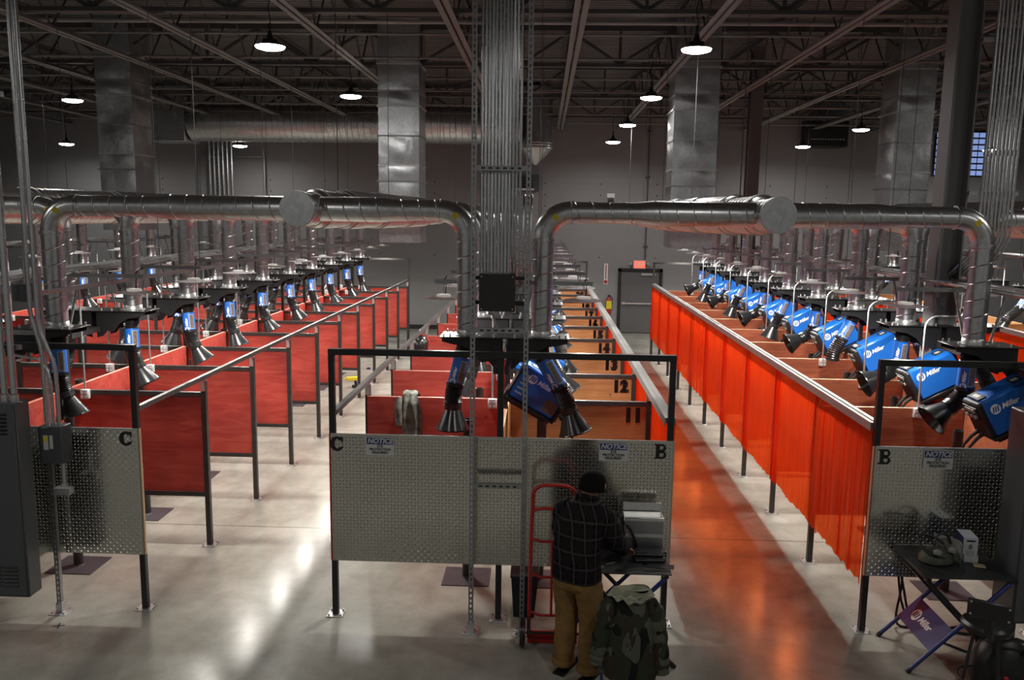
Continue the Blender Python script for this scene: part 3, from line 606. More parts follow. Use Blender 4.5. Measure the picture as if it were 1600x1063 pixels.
# ------------------------------------------------------------------ end screens with diamond plate
def diamond_plate(x0, x1):
    mb = MB(); mb.mat(PLATE).box(x0, x1, -.034, -.0295, ZB, ZT); p = .031; k = 0
    nx = int((x1-x0)/p); nz = int((ZT-ZB)/p)
    for i in range(nx):
        for j in range(nz):
            cx = x0+(i+.5)*p; cz = ZB+(j+.5)*p; s = 1 if (i+j) % 2 else -1; a, w, h = .0145, .0055, .0045
            d = (a*.707, s*a*.707); e = (-w*.707*s, w*.707)
            mb.add([(cx-d[0], -.034, cz-d[1]), (cx+e[0], -.034, cz+e[1]), (cx+d[0], -.034, cz+d[1]), (cx-e[0], -.034, cz-e[1]), (cx, -.034-h, cz)], [(0, 1, 4), (1, 2, 4), (2, 3, 4), (3, 0, 4)])
    return mb.mesh('diamond_plate', None, False)
def slab_C(h):
    mb = MB(); r = h/2; pts = []
    out = [(r*.95*cos(radians(a)), r*sin(radians(a))) for a in range(38, 323, 10)]; inn = [(r*.34*cos(radians(a))-.0*r, r*.66*sin(radians(a))) for a in range(320, 39, -10)]
    n = len(out); 
    vs = [(x, -.0365, z) for x, z in out]+[(x, -.0365, z) for x, z in reversed(inn)]; m = min(n, len(inn))
    mb.add(vs, [(i, i+1, n+i+1, n+i) for i in range(m-1)])
    mb.add([(r*.45, -.0366, r*.95), (r*.8, -.0366, r*.95), (r*.8, -.0366, r*.2), (r*.6, -.0366, r*.2)], [(0, 1, 2, 3)]); mb.add([(r*.5, -.0366, -r*.75), (r*.85, -.0366, -r*.45), (r*.75, -.0366, -r*.3), (r*.35, -.0366, -r*.5)], [(0, 1, 2, 3)])
    return mb
def slab_B(h):
    mb = MB(); r = h/2; Yp = -.0365
    def rect(x0, x1, z0, z1, y=Yp): mb.add([(x0*r, y, z0*r), (x1*r, y, z0*r), (x1*r, y, z1*r), (x0*r, y, z1*r)], [(0, 1, 2, 3)])
    rect(-.95, -.2, .8, 1); rect(-.95, -.2, -1, -.8); rect(-.75, -.25, -1, 1, Yp-.0001)
    for cz, ro, ri, xo in ((.48, .52, .24, .35), (-.48, .52, .24, .42)):
        n = 10; vs = []
        for i in range(n+1):
            a = radians(-90+180*i/n); vs += [((.1+(xo+.1)*cos(a))*r, Yp-.0002, (cz+ro*sin(a))*r), ((.1+(xo-.22)*cos(a))*r, Yp-.0002, (cz+ri*sin(a))*r)]
        mb.add(vs, [(2*i, 2*i+1, 2*i+3, 2*i+2) for i in range(n)])
        rect(-.3, .11, cz+ri, cz+ro, Yp-.0003); rect(-.3, .11, cz-ro, cz-ri, Yp-.0003)
    return mb
def end_screen(x0, x1, xm, lab, letters, side_l=True, side_r=True, bl=True):
    t = thing('end_screen', lab, 'booth screen', (0, Y0, 0))
    for x in (x0, xm, x1):
        mb = MB(); mb.cbox(x-.027, x+.027, -.027, .027, .008, H, .003); link('post', mb, t, BLACKSTEEL)
        mb = MB(); mb.cbox(x-.075, x+.075, -.075, .075, 0, .009, .002)
        for a in (-1, 1):
            for c in (-1, 1): mb.cyl((x+a*.055, c*.055, .009), (x+a*.055, c*.055, .028), .01, 6)
        link('foot_plate', mb, t, ZINC)
    mb = MB(); mb.cbox(x0-.027, x1+.027, -.027, .027, H+.0005, H+.055, .003); link('top_tube', mb, t, BLACKSTEEL)
    mb = MB(); mb.mat(REDPLY).box(x0-.02, xm, -.0293, -.0275, ZB+.004, ZT-.001) ; mb.box(xm, x1+.02, -.0293, -.0275, ZB+.004, ZT-.001); link('backing_sheet', mb, t)
    mb = MB(); mb.box(x0-.03, x0-.012, -.029, .0, ZB, ZT); link('edge_strip', mb, t, RED if bl else BAREEDGE)
    mb = MB(); mb.box(x1+.0275, x1+.04, -.029, .0, ZB, ZT); link('edge_strip', mb, t, BAREEDGE)
    link('diamond_plate', diamond_plate(x0-.012, xm), t); link('diamond_plate', diamond_plate(xm+.001, x1+.025), t)
    mb = MB(); mb.box(x0-.012, x1+.025, -.0345, -.0275, ZT, ZT+.006); link('top_trim', mb, t, GREYLT)
    for ch, x in letters:
        mb = slab_C(.135) if ch == 'C' else slab_B(.135); o = link('painted_letter', mb, t, BLACK); o.location = (x, -.0006, 1.645)
    return t
end_screen(-6.69, -3.67, -5.18, 'diamond plate end screen half hidden by the grey louvered cabinet', [('C', -3.755)])
end_screen(-1.87, 1.15, -.36, 'wide diamond plate end screen the man stands at', [('C', -1.825), ('B', 1.075)])
end_screen(2.95, 5.98, 4.465, 'diamond plate end screen behind the blue folding table and black stool', [('B', 3.03)], bl=False)
# tall frames at the far ends
for i, (x0, x1, lab) in enumerate(((-6.69, -3.67, 'dark tall frame closing the far end of the red block'), (-1.87, 1.15, 'dark tall frame closing the far end of the central block'), (2.95, 5.98, 'dark tall frame closing the far end of the curtained block'))):
    t = thing('far_screen', lab, 'booth screen', (0, Y0+10*P+.08, 0), 0, 'far end frames')
    for x in (x0, (x0+x1)/2, x1):
        mb = MB(); mb.box(x-.027, x+.027, -.02, .03, 0, H); link('post', mb, t, DARKTUBE)
    mb = MB(); mb.box(x0-.027, x1+.027, -.02, .03, H+.0005, H+.05); link('top_tube', mb, t, DARKTUBE)
# notice signs
def sign(x, lab):
    t = thing('notice_sign', lab, 'sign', (x, Y0-.04, 1.55), 0, 'eye protection notices')
    mb = MB(); mb.box(-.128, .128, -.004, -.0005, 0, .168); link('plate', mb, t, SIGNWHITE)
    mb = MB(); mb.box(-.121, .121, -.0045, -.0041, .1, .161); link('blue_band', mb, t, SIGNBLUE)
    mb = MB(); mb.T = M.Translation((0, -.0052, .13)) @ FRONT; mb.add(*text('NOTICE', .062, .0002, .0022, .25)); link('heading', mb, t, SIGNWHITE)
    mb = MB()
    for s, z in (('EYE', .083), ('PROTECTION', .054), ('REQUIRED', .025)):
        mb.T = M.Translation((0, -.0047, z)) @ FRONT; mb.add(*text(s, .031, .0002, .0013))
    link('wording', mb, t, BLACK)
sign(-1.435, 'eye protection notice beside the letter C on the central diamond plate'); sign(.65, 'eye protection notice above the man, beside the letter B'); sign(3.48, 'eye protection notice on the diamond plate above the folding table with the face shield')
# ------------------------------------------------------------------ brackets, branch ducts, fume arms, lamps
PX = {'CL': .39, 'DL': -.39, 'CC': -.37, 'BC': .35, 'BR': -.37, 'AR': .37, 'FL': .39, 'FR': -.37}
MDX = {'CL': MD['L'], 'DL': MD['LL'], 'CC': MD['L'], 'BC': MD['R'], 'BR': MD['R'], 'AR': MD['RR'], 'FL': MD['LL'], 'FR': MD['RR']}
SK = {r: 0 for r in ROW}; SK.update(AR=1, FL=4, FR=4, DL=1)
def bracket(row):
    sp, sd, ed, k0, k1, words = ROW[row]; t = thing('arm_bracket', '', 'bracket', (sp, 0, 2.5), 0, 'black gusset brackets '+words); s = sd
    X = sorted((.0*s, .62*s)); mb = MB(); mb.cbox(X[0], X[1], -.19, .19, .035, .045, .002); link('top_plate', mb, t, BLACKSTEEL)
    poly = [(.03, .035), (.6, .035), (.6, -.005), (.5, -.03), (.40, -.045), (.30, -.10), (.22, -.20), (.15, -.19), (.10, -.25), (.03, -.27)]
    for y in (-.155, .143):
        mb = MB(); mb.prism([(x*s, z) for x, z in poly], y, y+.012); link('gusset', mb, t, BLACKSTEEL)
    mb = MB()
    for a in (.1, .22, .52, .58):
        for c in (-.16, .16): mb.cyl((a*s, c, .045), (a*s, c, .075), .009, 6)
    link('bolt', mb, t, ZINC); return t
def branch(row):
    sp, sd, ed, k0, k1, words = ROW[row]; x = sp+PX[row]; dx = MDX[row]-x; s = 1 if dx > 0 else -1; R = .26; r = .1
    t = thing('branch_duct', '', 'duct', (x, 0, 2.545), 0, 'spiral branch ducts '+words); z = 3.73-2.545
    mb = MB(); mb.tube([(0, 0, 0), (0, 0, z-R)], r, 18); mb.helix((0, 0, .02), (0, 0, z-R-.02), r, .16, .014, .005, 16); link('down_pipe', mb, t, GALV)
    mb = MB(); mb.tube(arc((s*R, 0, z-R), R, 180, 90, 8) if s > 0 else arc((-R, 0, z-R), R, 0, 90, 8), r+.004, 18)
    mb.lathe((0, 0, z-R-.02), (0, 0, 1), [(0, r), (.003, r+.012), (.03, r+.012), (.033, r)], 18); link('elbow', mb, t, GALV)
    xe = abs(dx)-.12; xm = R+.35*(xe-R)
    mb = MB(); mb.tube([(s*R, 0, z), (s*xm, 0, z), (s*(xm+.16), 0, z), (s*xe, 0, z)], [r, r, r+.018, r+.018], 18); mb.helix((s*R, 0, z), (s*xm, 0, z), r, .16, .014, .005, 16); mb.helix((s*(xm+.16), 0, z), (s*xe, 0, z), r+.018, .16, .014, .005, 16)
    mb.lathe((s*R, 0, z), (s, 0, 0), [(0, r+.004), (.003, r+.012), (.02, r+.012), (.023, r)], 18); link('cross_pipe', mb, t, GALV)
    mb = MB(); mb.lathe((0, 0, 0), (0, 0, 1), [(0, r+.035), (.008, r+.035), (.012, r+.006), (.05, r+.004), (.055, r)], 18); link('flange', mb, t, ZINC)
    mb = MB(); a = radians(125 if s > 0 else 55); c = V((s*R, 0, z-R))+V((cos(a), 0, sin(a)))*R; mb.T = M.Translation(c+V((0, -r-.006, 0))) @ M.Rotation(radians(35*s), 4, 'Y'); mb.box(-.03, .03, -.002, .002, -.025, .025); link('tag', mb, t, YELLOW)
    return t
def fume(row, pts, cd, hood=True, yoff=-.06, turn=0.):
    """pts: top of blue tube, bottom of blue tube, end of hose, as (dx, dz) from the pipe; cd: way the hood faces"""
    sp, sd, ed, k0, k1, words = ROW[row]; t = thing('fume_extractor', '', 'extraction arm', (sp+PX[row], 0, 2.53), 0, 'blue and black fume extraction arms '+words)
    (ax, az), (bx, bz), (hx, hz) = pts; yb = yoff; tw = -math.atan2(sp, 11.)*.85
    A, B, Hh = V((ax, yb*.3, az)), V((bx, yb*.8, bz)), V((hx, yb, hz)); cd = V(cd).normalized()
    def hose(p, q, d0, d1, r):
        n = 22; out = []; rr = []
        for i in range(n+1):
            u = i/n; L = (q-p).length*.4; h = p*(1-u)**3+3*(p+d0*L)*u*(1-u)**2+3*(q-d1*L)*u*u*(1-u)+q*u**3; out.append(h); rr.append(r*(1.04 if i % 2 else .95))
        return out, rr
    bd = (B-A).normalized()
    mb = MB(); p, q = hose(V((0, 0, .0)), A, V((0, 0, -1)), bd, .083); mb.tube(p, q, 16); mb.tube([V((0, 0, .0)), V((0, 0, -.05))], .092, 18); link('upper_hose', mb, t, RUBBER)
    mb = MB(); mb.tube([A-bd*.01, B+bd*.01], .079, 20); f = link('blue_tube', mb, t, BLUE)
    # decals follow the tube on the side that faces the front
    zx = -bd; yy = V((0, -1, 0)); yy = (yy-zx*yy.dot(zx)).normalized(); xx = zx.cross(yy); L = (B-A).length; C = (A+B)/2
    base = M(((xx.x, zx.x, yy.x, C.x), (xx.y, zx.y, yy.y, C.y), (xx.z, zx.z, yy.z, C.z), (0, 0, 0, 1)))
    def wrap(mb, r, off):     # bend flat decal round the tube
        mb.v = [tuple(base @ V((r*sin(x/r+off), y, r*cos(x/r+off)))) for x, y, z in [(v[0], v[1], v[2]) for v in mb.v]]
    lg = logo_mb(.062, BLUE, M.Translation((.0, -L*.40, 0)) @ M.Rotation(pi/2, 4, 'Z')); zs = [v[2] for v in lg.v]
    lg.v = [tuple(base @ V(((.0805+z)*sin(x/.08-.38+tw), y, (.0805+z)*cos(x/.08-.38+tw)))) for x, y, z in lg.v]; link('logo', lg, f)
    mb = MB(); mb.grid(lambda u, v: ((u-.5)*.055, (v-.5)*L*.75, 0), 5, 1); wrap(mb, .0806, .5+tw); link('spec_sticker', mb, f, STICK)
    mb = MB(); mb.grid(lambda u, v: ((u-.5)*.061, (v-.5)*L*.79, 0), 5, 1); wrap(mb, .0803, .5+tw); link('sticker_border', mb, f, SIGNWHITE)
    mb = MB(); p, q = hose(B, Hh, bd, cd, .083); mb.tube(p, q, 16); mb.tube([B-bd*.012, B+bd*.02], .089, 18); link('lower_hose', mb, t, RUBBER)
    if hood:
        mb = MB(); mb.lathe(Hh-cd*.02, cd, [(0, .07), (0, .086), (.06, .086), (.065, .078), (.25, .158), (.252, .165), (.262, .165), (.258, .152), (.07, .072)], 28); link('hood', mb, t, HOOD)
        mb = MB(); mb.lathe(Hh+cd*.0, cd, [(0, .0865), (.0, .089), (.014, .089), (.014, .0865)], 20); link('clamp_band', mb, t, BLACKSTEEL)
    else:
        mb = MB(); mb.lathe(Hh-cd*.01, cd, [(0, .086), (.02, .088), (.025, .075)], 20); link('hose_end', mb, t, RUBBER)
    return t
ARMS = {
 'CL': [([(-.01, -.21), (.01, -.45), (.06, -.65)], (.32, -.05, -1)), ([(-.02, -.21), (.0, -.44), (.05, -.64)], (.5, 0, -1)), ([(-.0, -.2), (.03, -.44), (.09, -.63)], (.45, .1, -1))],
 'CC': [([(-.05, -.21), (-.11, -.47), (-.13, -.67)], (0, 0, -1)), ([(-.02, -.2), (-.05, -.45), (-.1, -.65)], (-.4, 0, -1))],
 'BC': [([(.025, -.22), (.18, -.48), (.28, -.69)], (.3, -.05, -1)), ([(.03, -.2), (.1, -.45), (.2, -.64)], (.6, 0, -1))],
 'BR': [([(-.02, -.16), (-.02, -.41), (-.13, -.60)], (-.95, -.1, -.75), True, .05), ([(-.01, -.18), (-.02, -.42), (-.17, -.60)], (-1., -.05, -.45), True, .06),
        ([(-.05, -.16), (-.16, -.38), (-.26, -.66)], (-.05, 0, -1), False, -.02), ([(-.03, -.18), (-.12, -.42), (-.2, -.6)], (-.3, 0, -1), True, .02)]}
ARMS['DL'] = [([(-x, z) for x, z in p], (-c[0], c[1], c[2])) for p, c in ARMS['CL']]; ARMS['FL'] = ARMS['CL']; ARMS['AR'] = [([(.02, -.2), (.1, -.44), (.2, -.62)], (.5, 0, -1))]; ARMS['FR'] = [([(-.06, -.2), (-.2, -.4), (-.42, -.62)], (-.6, 0, -1))]
APAT = {'BR': [0, 1, 2, 1, 3, 1, 3, 1, 3, 1]}
OX = {'CL': .22, 'DL': .3, 'CC': .16, 'BC': .2, 'BR': .52, 'AR': .4, 'FL': .3, 'FR': .5}
def outlet(row):
    sp, sd, ed, k0, k1, words = ROW[row]; t = thing('outlet_box', '', 'outlet', (sp+sd*OX[row], 0, 1.66), 0, 'outlet boxes with conduits '+words); f = -.0455 if row in ('CC', 'BR', 'AR', 'FR') else -.025
    f -= .001; mb = MB(); mb.cbox(-.045, .045, f-.055, f, -.005, .1, .006); link('box', mb, t, GREYLT)
    mb = MB()
    for a in (-.022, .022):
        for z in (.025, .07): mb.box(a-.012, a+.012, f-.058, f-.0555, z-.013, z+.013)
    link('socket_face', mb, t, WHITE)
    mb = MB(); mb.tube([(0, f-.025, .1), (0, f-.025, 1.325)] if row != 'BR' else [(0, f-.025, .1), (0, f-.025, .94)]+arc((.13, f-.025, .94), .13, 180, 90, 6)+[(.42, f-.025, 1.07)], .0105, 8); link('conduit', mb, t, CONDUIT)
    return t
def pedestal(row):
    sp, sd, ed, k0, k1, words = ROW[row]; t = thing('pedestal_stand', '', 'stand', (sp+sd*.37, 0, 0), 0, 'steel pedestal stands '+words)
    mb = MB(); mb.cbox(-.24, .24, -.22, .22, 0, .012, .003); link('base_plate', mb, t, BASEPL)
    mb = MB(); mb.lathe((0, 0, .012), (0, 0, 1), [(0, .048), (1.66, .048), (1.66, .041), (1.4, .041)], 16); link('pipe', mb, t, DARKTUBE)
    mb = MB(); mb.lathe((0, 0, .0125), (0, 0, 1), [(0, .06), (.012, .05)], 16); link('weld_collar', mb, t, BASEPL); return t
def pendant():
    t = thing('pendant_lamp', '', 'lamp', (0, 0, 2.86), 0, 'dish lamps over the booths')
    mb = MB(); mb.lathe((0, 0, -.03), (0, 0, 1), [(.0, .212), (.004, .214), (.017, .12), (.020, .078), (.042, .072), (.046, 0)], 28); link('shade', mb, t, DISH)
    mb = MB(); mb.tube([(0, 0, .01), (0, 0, .115)] + arc((0, 0, .135), .02, 270, 0, 6), .006, 6); link('hook', mb, t, ZINC)
    mb = MB(); mb.tube([(0.02, 0, .01), (.03, .0, .16), (-.02, .02, .13), (.03, .04, .2)], .006, 6); link('cord', mb, t, WIREM)
    mb = MB(); mb.lathe((0, 0, -.012), (0, 0, -1), [(0, .05), (.012, .05), (.014, 0)], 16); link('bulb', mb, t, LAMPE)
    area('lamp_beam', t, .16, E_LAMP, (1, .965, .89), -.034, 165); return t
LX = {'CL': .85, 'DL': -.8, 'CC': -.68, 'BC': .78, 'BR': -.75, 'AR': .75, 'FL': .8, 'FR': -.75}
LAMP0 = pendant(); lampused = False
for row in ROW:
    sp, sd, ed, k0, k1, words = ROW[row]; s0 = SK[row]
    br, bd_, ob, pd = bracket(row), branch(row), outlet(row), pedestal(row)
    fa = [fume(row, a[0], a[1], *(a[2:])) for a in ARMS[row]]; fu = [False]*len(fa); n = 0
    for k in range(s0, 10):
        yc = Y0+(k+.5)*P; y1 = Y0+(k+1)*P
        def put(o, loc, lab, first):
            if first: o.location = loc; o['label'] = lab; return o
            return dup(o, loc, lab)
        put(br, (sp, yc, 2.5), 'black gusset bracket, %s %s' % (nth(k), words), n == 0)
        put(bd_, (sp+PX[row], yc, 2.546), 'spiral branch duct, %s %s' % (nth(k), words), n == 0)
        put(ob, (sp+sd*OX[row], y1, 1.66), 'pale outlet box, %s %s' % (nth(k), words), n == 0)
        put(pd, (sp+sd*.37, yc+.12, 0), 'dark pedestal stand, %s %s' % (nth(k), words), n == 0)
        v = APAT[row][k] if row in APAT else (k if k < len(fa) else (k*7) % len(fa)) % len(fa)
        desc = 'bare-hosed fume arm' if row == 'BR' and v == 2 else 'blue-banded fume arm'
        put(fa[v], (sp+PX[row], yc, 2.53), '%s, %s %s' % (desc, nth(k), words), not fu[v]); fu[v] = True
        lx, ly = sp+LX[row], Y0+(k+.93)*P
        put(LAMP0, (lx, ly, 2.86), 'white dish lamp, %s %s' % (nth(k), words), not lampused); lampused = True
        n += 1
    for i, u in enumerate(fu):
        if not u:
            for c in list(fa[i].children_recursive)+[fa[i]]: bpy.data.objects.remove(c)
# ------------------------------------------------------------------ conduit racks along each spine
def rack(sp, x0, x1, n, z, lab, lams, k0=0, y0=None):
    ys = Y0+.2 if y0 is None else y0; t = thing('conduit_rack', lab, 'conduits', (sp, 0, 0), 0, 'conduit racks over the booth blocks')
    for i in range(n):
        x = x0+(x1-x0)*i/max(1, n-1); r = .016+.006*((i*5) % 3 == 0); mb = MB(); mb.cyl((x, ys+.05*(i % 3), z+.022+r), (x, Y0+9.97*P-.5*(i % 4), z+.022+r), r, 8); link('conduit', mb, t, CONDUIT)
    for k in range(k0, 10):
        y = Y0+(k+.93)*P; a, b = min(x0, *lams)-.05, max(x1, *lams)+.05
        mb = MB(); mb.bar((a, y, z), (b, y, z), .041, .041); link('trapeze', mb, t, STRUT)
        mb = MB()
        if k % 3 == 2:
            for x in (x0-.06, x1+.06): mb.cyl((x, y, z+.02), (x, y, ZC-.01), .005, 5)
            link('hanger_rods', mb, t, GIRD)
        mb = MB(); mb.bar((x0-.04, y-.03, z-.02), (x0+.12, y-.03, 2.36), .02, .02); mb.bar((x1+.04, y-.03, z-.02), (x1-.12, y-.03, 2.36), .02, .02); link('brace', mb, t, STRUT)
    return t
rack(-5.18, -.22, .24, 5, 3.005, 'conduit rack over the middle of the framed red block', (-.85, .9))
rack(-.36, -.2, .22, 8, 3.005, 'dense conduit rack running back from the central conduit bundle', (-.72, .82), 0, 7.3)
rack(4.465, -.24, .2, 5, 3.005, 'conduit rack over the middle of the curtained block', (-.8, .8))
rack(-10., -.2, .2, 4, 3.005, 'conduit rack over the outermost red block', (-.8, .85), 3, 12.)
rack(9.29, -.2, .2, 4, 3.005, 'conduit rack over the block past the steel column', (-.8, .8), 3, 12.)
# ------------------------------------------------------------------ welding machines
def welder(sgn, tilt):
    """local x runs from the front panel (0) to the back; sgn -1 puts the front on the -x side"""
    L, W, Hh = .56, .30, .40; t = thing('welding_machine', '', 'welding machine', (0, 0, 0), 0, 'blue welding machines')
    R = M.Rotation(radians(-tilt), 4, 'Y') if sgn < 0 else M.Rotation(radians(tilt), 4, 'Y')
    def xr(a, b): return (a, b) if sgn < 0 else (-b, -a)
    def B(mb): mb.T = R; return mb
    mb = B(MB()); a, b = xr(.045, L); mb.cbox(a, b, -W/2, W/2, .03, Hh, .022); sh = link('shell', mb, t, BLUE)
    mb = B(MB()); a, b = xr(.0, .06); mb.cbox(a, b, -W/2+.004, W/2-.004, .02, Hh-.012, .018); a, b = xr(-.012, .0); mb.box(a, b, -W/2+.03, W/2-.03, Hh-.17, Hh-.05); fp = link('front_panel', mb, t, BLACKSTEEL)
    mb = B(MB())
    for y in (-.07, .0, .07): a, b = xr(-.03, -.0125); mb.cyl((a if sgn < 0 else b, y, .26), (b if sgn < 0 else a, y, .26), .018, 10)
    a, b = xr(-.02, -.0125); mb.box(a, b, -.08, .08, .30, .335); link('control_knobs', mb, fp, GREYLT)
    mb = B(MB()); a, b = xr(.05, .13); mb.mat(BLACKSTEEL).box(a, b, -W/2+.05, W/2-.05, Hh, Hh+.012); a, b = xr(.07, .11); mb.mat(GREYLT).box(a, b, -.05, .05, Hh+.012, Hh+.014); link('front_handle', mb, t)
    mb = B(MB()); a, b = xr(.40, .50); mb.mat(BLACKSTEEL).box(a, b, -.06, .06, Hh, Hh+.004); a, b = xr(.42, .48); mb.mat(GREYLT).box(a, b, -.03, .03, Hh+.004, Hh+.0055); link('top_plate', mb, t)
    mb = B(MB()); a, b = xr(.02, L); mb.cbox(a, b, -W/2, W/2, .0, .028, .004); link('chassis', mb, t, BLACKSTEEL)
    mb = B(MB()); a, b = xr(L, L+.015); mb.box(a, b, -W/2+.01, W/2-.01, .03, Hh-.02); link('rear_panel', mb, t, BLACKSTEEL)
    cx = (.14 if sgn < 0 else -.42); T = R @ M.Translation((cx+.0, -W/2-.0015, .285 if sgn < 0 else .30)) @ FRONT
    lg = logo_mb(.095, BLUE, M.Identity(4)); lg.v = [tuple(T @ V(p)) for p in lg.v]; link('logo', lg, sh)
    if sgn > 0:
        mb = B(MB()); mb.box(-.20, -.06, -W/2-.002, -W/2-.0005, .07, .20); link('spec_sticker', mb, sh, STICK)
        mb = B(MB())
        for i in range(5): mb.box(-.52, -.44, -W/2-.002, -W/2-.0005, .1+i*.05, .115+i*.05)
        link('vent_stripe', mb, sh, GREYLT)
    mb = MB()
    for i, y in enumerate((-.08, .02)):
        p = R @ V((sgn*.02, y, .09)); d = R @ V((sgn, 0, -.25)); mb.tube([p, p+d*.07, p+d*.15+V((0, 0, -.03)), p+d*.19+V((0, 0, -.12))], [.02, .017, .011, .011], 8)
    link('weld_cables', mb, t, WIREM)
    mb = MB(); mb.T = R; a, b = xr(.06, L+.02); mb.box(a, b, -.13, .13, -.03, -.003); a, b = xr(L+.0, L+.03); mb.box(a, b, -.13, .13, -.03, .08); mb.T = M.Identity(4); mb.box(*((.315, .355) if sgn < 0 else (-.51, -.47)), -.05, .05, .0545 if sgn < 0 else .1445, .16 if sgn < 0 else .28); link('cradle', mb, t, BLACKSTEEL)
    return t
wm = welder(-1, 28); wq = welder(1, 30)
for k in range(10):
    y = Y0+(k+.5)*P-.30; lab = 'blue tilted welding machine, %s %s' % (nth(k), ROW['BR'][5]); loc = (4.13, y, 1.70)
    if k == 0: wm.location = loc; wm['label'] = lab
    else: dup(wm, loc, lab)
    loc = (.13, Y0+(k+.5)*P+.32, 1.61); lab = 'blue welding machine, %s %s' % (nth(k), ROW['BC'][5])
    if k == 0: wq.location = loc; wq['label'] = lab
    else: dup(wq, loc, lab)
wm['group'] = 'blue welding machines'
# ------------------------------------------------------------------ central strut stand with its conduits
def strut_post(mb, x, y, z0, z1, w=.041, d=.041, slot=True):
    mb.box(x-w/2, x-w/2+.004, y-d/2, y+d/2, z0, z1); mb.box(x+w/2-.004, x+w/2, y-d/2, y+d/2, z0, z1)
    z = z0   # slotted web facing the front
    while z < z1-.001:
        mb.box(x-w/2+.004, x+w/2-.004, y-d/2, y-d/2+.003, z, min(z+.022, z1))
        if slot: mb.box(x-w/2+.004, x-.007, y-d/2, y-d/2+.003, z+.022, min(z+.05, z1)); mb.box(x+.007, x+w/2-.004, y-d/2, y-d/2+.003, z+.022, min(z+.05, z1)); z += .05
        else: z += .05
def foot(mb, x, y):
    mb.cbox(x-.08, x+.08, y-.08, y+.08, 0, .008, .002); mb.box(x-.028, x-.022, y-.03, y+.03, .008, .10); mb.box(x+.022, x+.028, y-.03, y+.03, .008, .10); mb.box(x-.028, x+.028, y-.032, y-.026, .008, .09)
    for a in (-.055, .055):
        for c in (-.055, .055): mb.cyl((x+a, y+c, .008), (x+a, y+c, .024), .009, 6)
t = thing('strut_stand', 'tall slotted strut stand in front of the central diamond plate, up to the roof', 'strut frame', (0, 7.03, 0))
for x in (-.592, -.138):
    mb = MB(); strut_post(mb, x, 0, .009, ZC-.06); link('post', mb, t, STRUT); mb = MB(); foot(mb, x, 0); link('foot_plate', mb, t, ZINC)
for z in (1.36, 2.73, 4.08, 6.0):
    mb = MB(); mb.box(-.57, -.16, -.021, -.017, z-.021, z+.021); mb.box(-.57, -.16, -.017, .02, z-.021, z-.018); mb.box(-.57, -.16, -.017, .02, z+.018, z+.021)
    link('crossbar', mb, t, STRUT)
    mb = MB()
    for i in range(6): mb.box(-.53+i*.06, -.50+i*.06, -.0225, -.0212, z-.007, z+.007)
    link('slots', mb, t, BLACK)
t = thing('junction_box', 'dark square junction box on the strut stand under the conduit bundle', 'junction box', (-.385, 7.0, 2.9))
mb = MB(); mb.cbox(-.15, .15, -.06, .1, 0, .31, .004); link('box', mb, t, plain('dark_bronze_box', (.035, .030, .027), .4, .4))
mb = MB()
for a in (-.13, .13):
    for c in (.02, .29): mb.cyl((a, -.0645, c), (a, -.06, c), .006, 6)
link('cover_screw', mb, t, ZINC)
mb = MB()
for z in (.06, .27): mb.bar((-.2, .08, z), (.24, .08, z), .03, .03)
link('mounting_rail', mb, t, BLACKSTEEL)
CR = random.Random(3); nc = 11
tc_ = thing('conduit_bundle', 'bundle of bright vertical conduits dropping from the roof to the junction box', 'conduits', (0, 7.08, 0))
for i in range(nc):
    x = -.53+i*.029; r = (.011, .0135, .011, .0165)[i % 4]; yy = .0+.012*(i % 2)
    mb = MB()
    if i < 9: mb.tube([(x, yy, 3.215), (x, yy, 3.5), (x+.006*(-1)**i, yy-.012, 3.66), (x, yy, 3.8), (x, yy, ZC-.06)], r, 10)
    else: mb.tube([(x, yy+1.0, 3.06), (x, yy+.4, 3.06), (x, yy+.16, 3.12), (x, yy+.04, 3.26), (x, yy, 3.5), (x, yy, ZC-.06)], r, 10)
    mb.tube([(x, yy, 3.86), (x, yy, 3.92)], r+.004, 10); link('conduit', mb, tc_, CONDUIT)
t = thing('conduit_sweep', 'second bank of conduits bending over onto the rack behind the strut stand', 'conduits', (0, 7.6, 0))
for i in range(8):
    x = -.36+.034*i; mb = MB(); mb.tube([(x, .9, 3.07)]+[(x, .35-.35*sin(radians(a)), 3.07+.35-.35*cos(radians(a))) for a in (0, 15, 30, 45, 60, 75, 90)]+[(x, 0, 5.0 if i < 5 else 3.75)]+([(x, 0, ZC-.06)] if i < 5 else [(x+.0, .05, 3.83), (x, .15, 3.88), (x, .6, 3.88)]), .012, 8); link('conduit', mb, t, CONDUIT)
# ------------------------------------------------------------------ left: louvered cabinet, conduits, boxes
t = thing('power_cabinet', 'tall dark grey louvered power cabinet in front of the end screen', 'electrical cabinet', (-4.62, 6.62, 0))
mb = MB(); mb.cbox(-.45, .28, -.02, .16, .40, 2.10, .008); link('body', mb, t, GREYBOX)
mb = MB(); mb.cbox(-.44, .265, -.032, -.0205, .42, 2.08, .004); dr = link('door', mb, t, GREYBOX)
mb = MB()
for z0 in (.50, 1.83):
    for c in (-.07, .075):
        for i in range(6): mb.add([(c, -.0325, z0+i*.033), (c+.125, -.0325, z0+i*.033), (c+.125, -.042, z0+i*.033+.012), (c, -.042, z0+i*.033+.012), (c, -.0325, z0+i*.033+.022), (c+.125, -.0325, z0+i*.033+.022)], [(0, 1, 2, 3), (3, 2, 5, 4)])
link('louvers', mb, dr, BLACKSTEEL)
mb = MB(); mb.cyl((-.2, .1, 0), (-.2, .1, .40), .03, 10); mb.cyl((-.42, .1, 0), (-.42, .1, .40), .03, 10); link('support_post', mb, t, DARKTUBE)
mb = MB()
for x in (-.1, .0, .055, .135, .215): mb.cyl((x, .07, 2.10), (x, .07, 2.16), .034 if x > .1 else .024, 10)
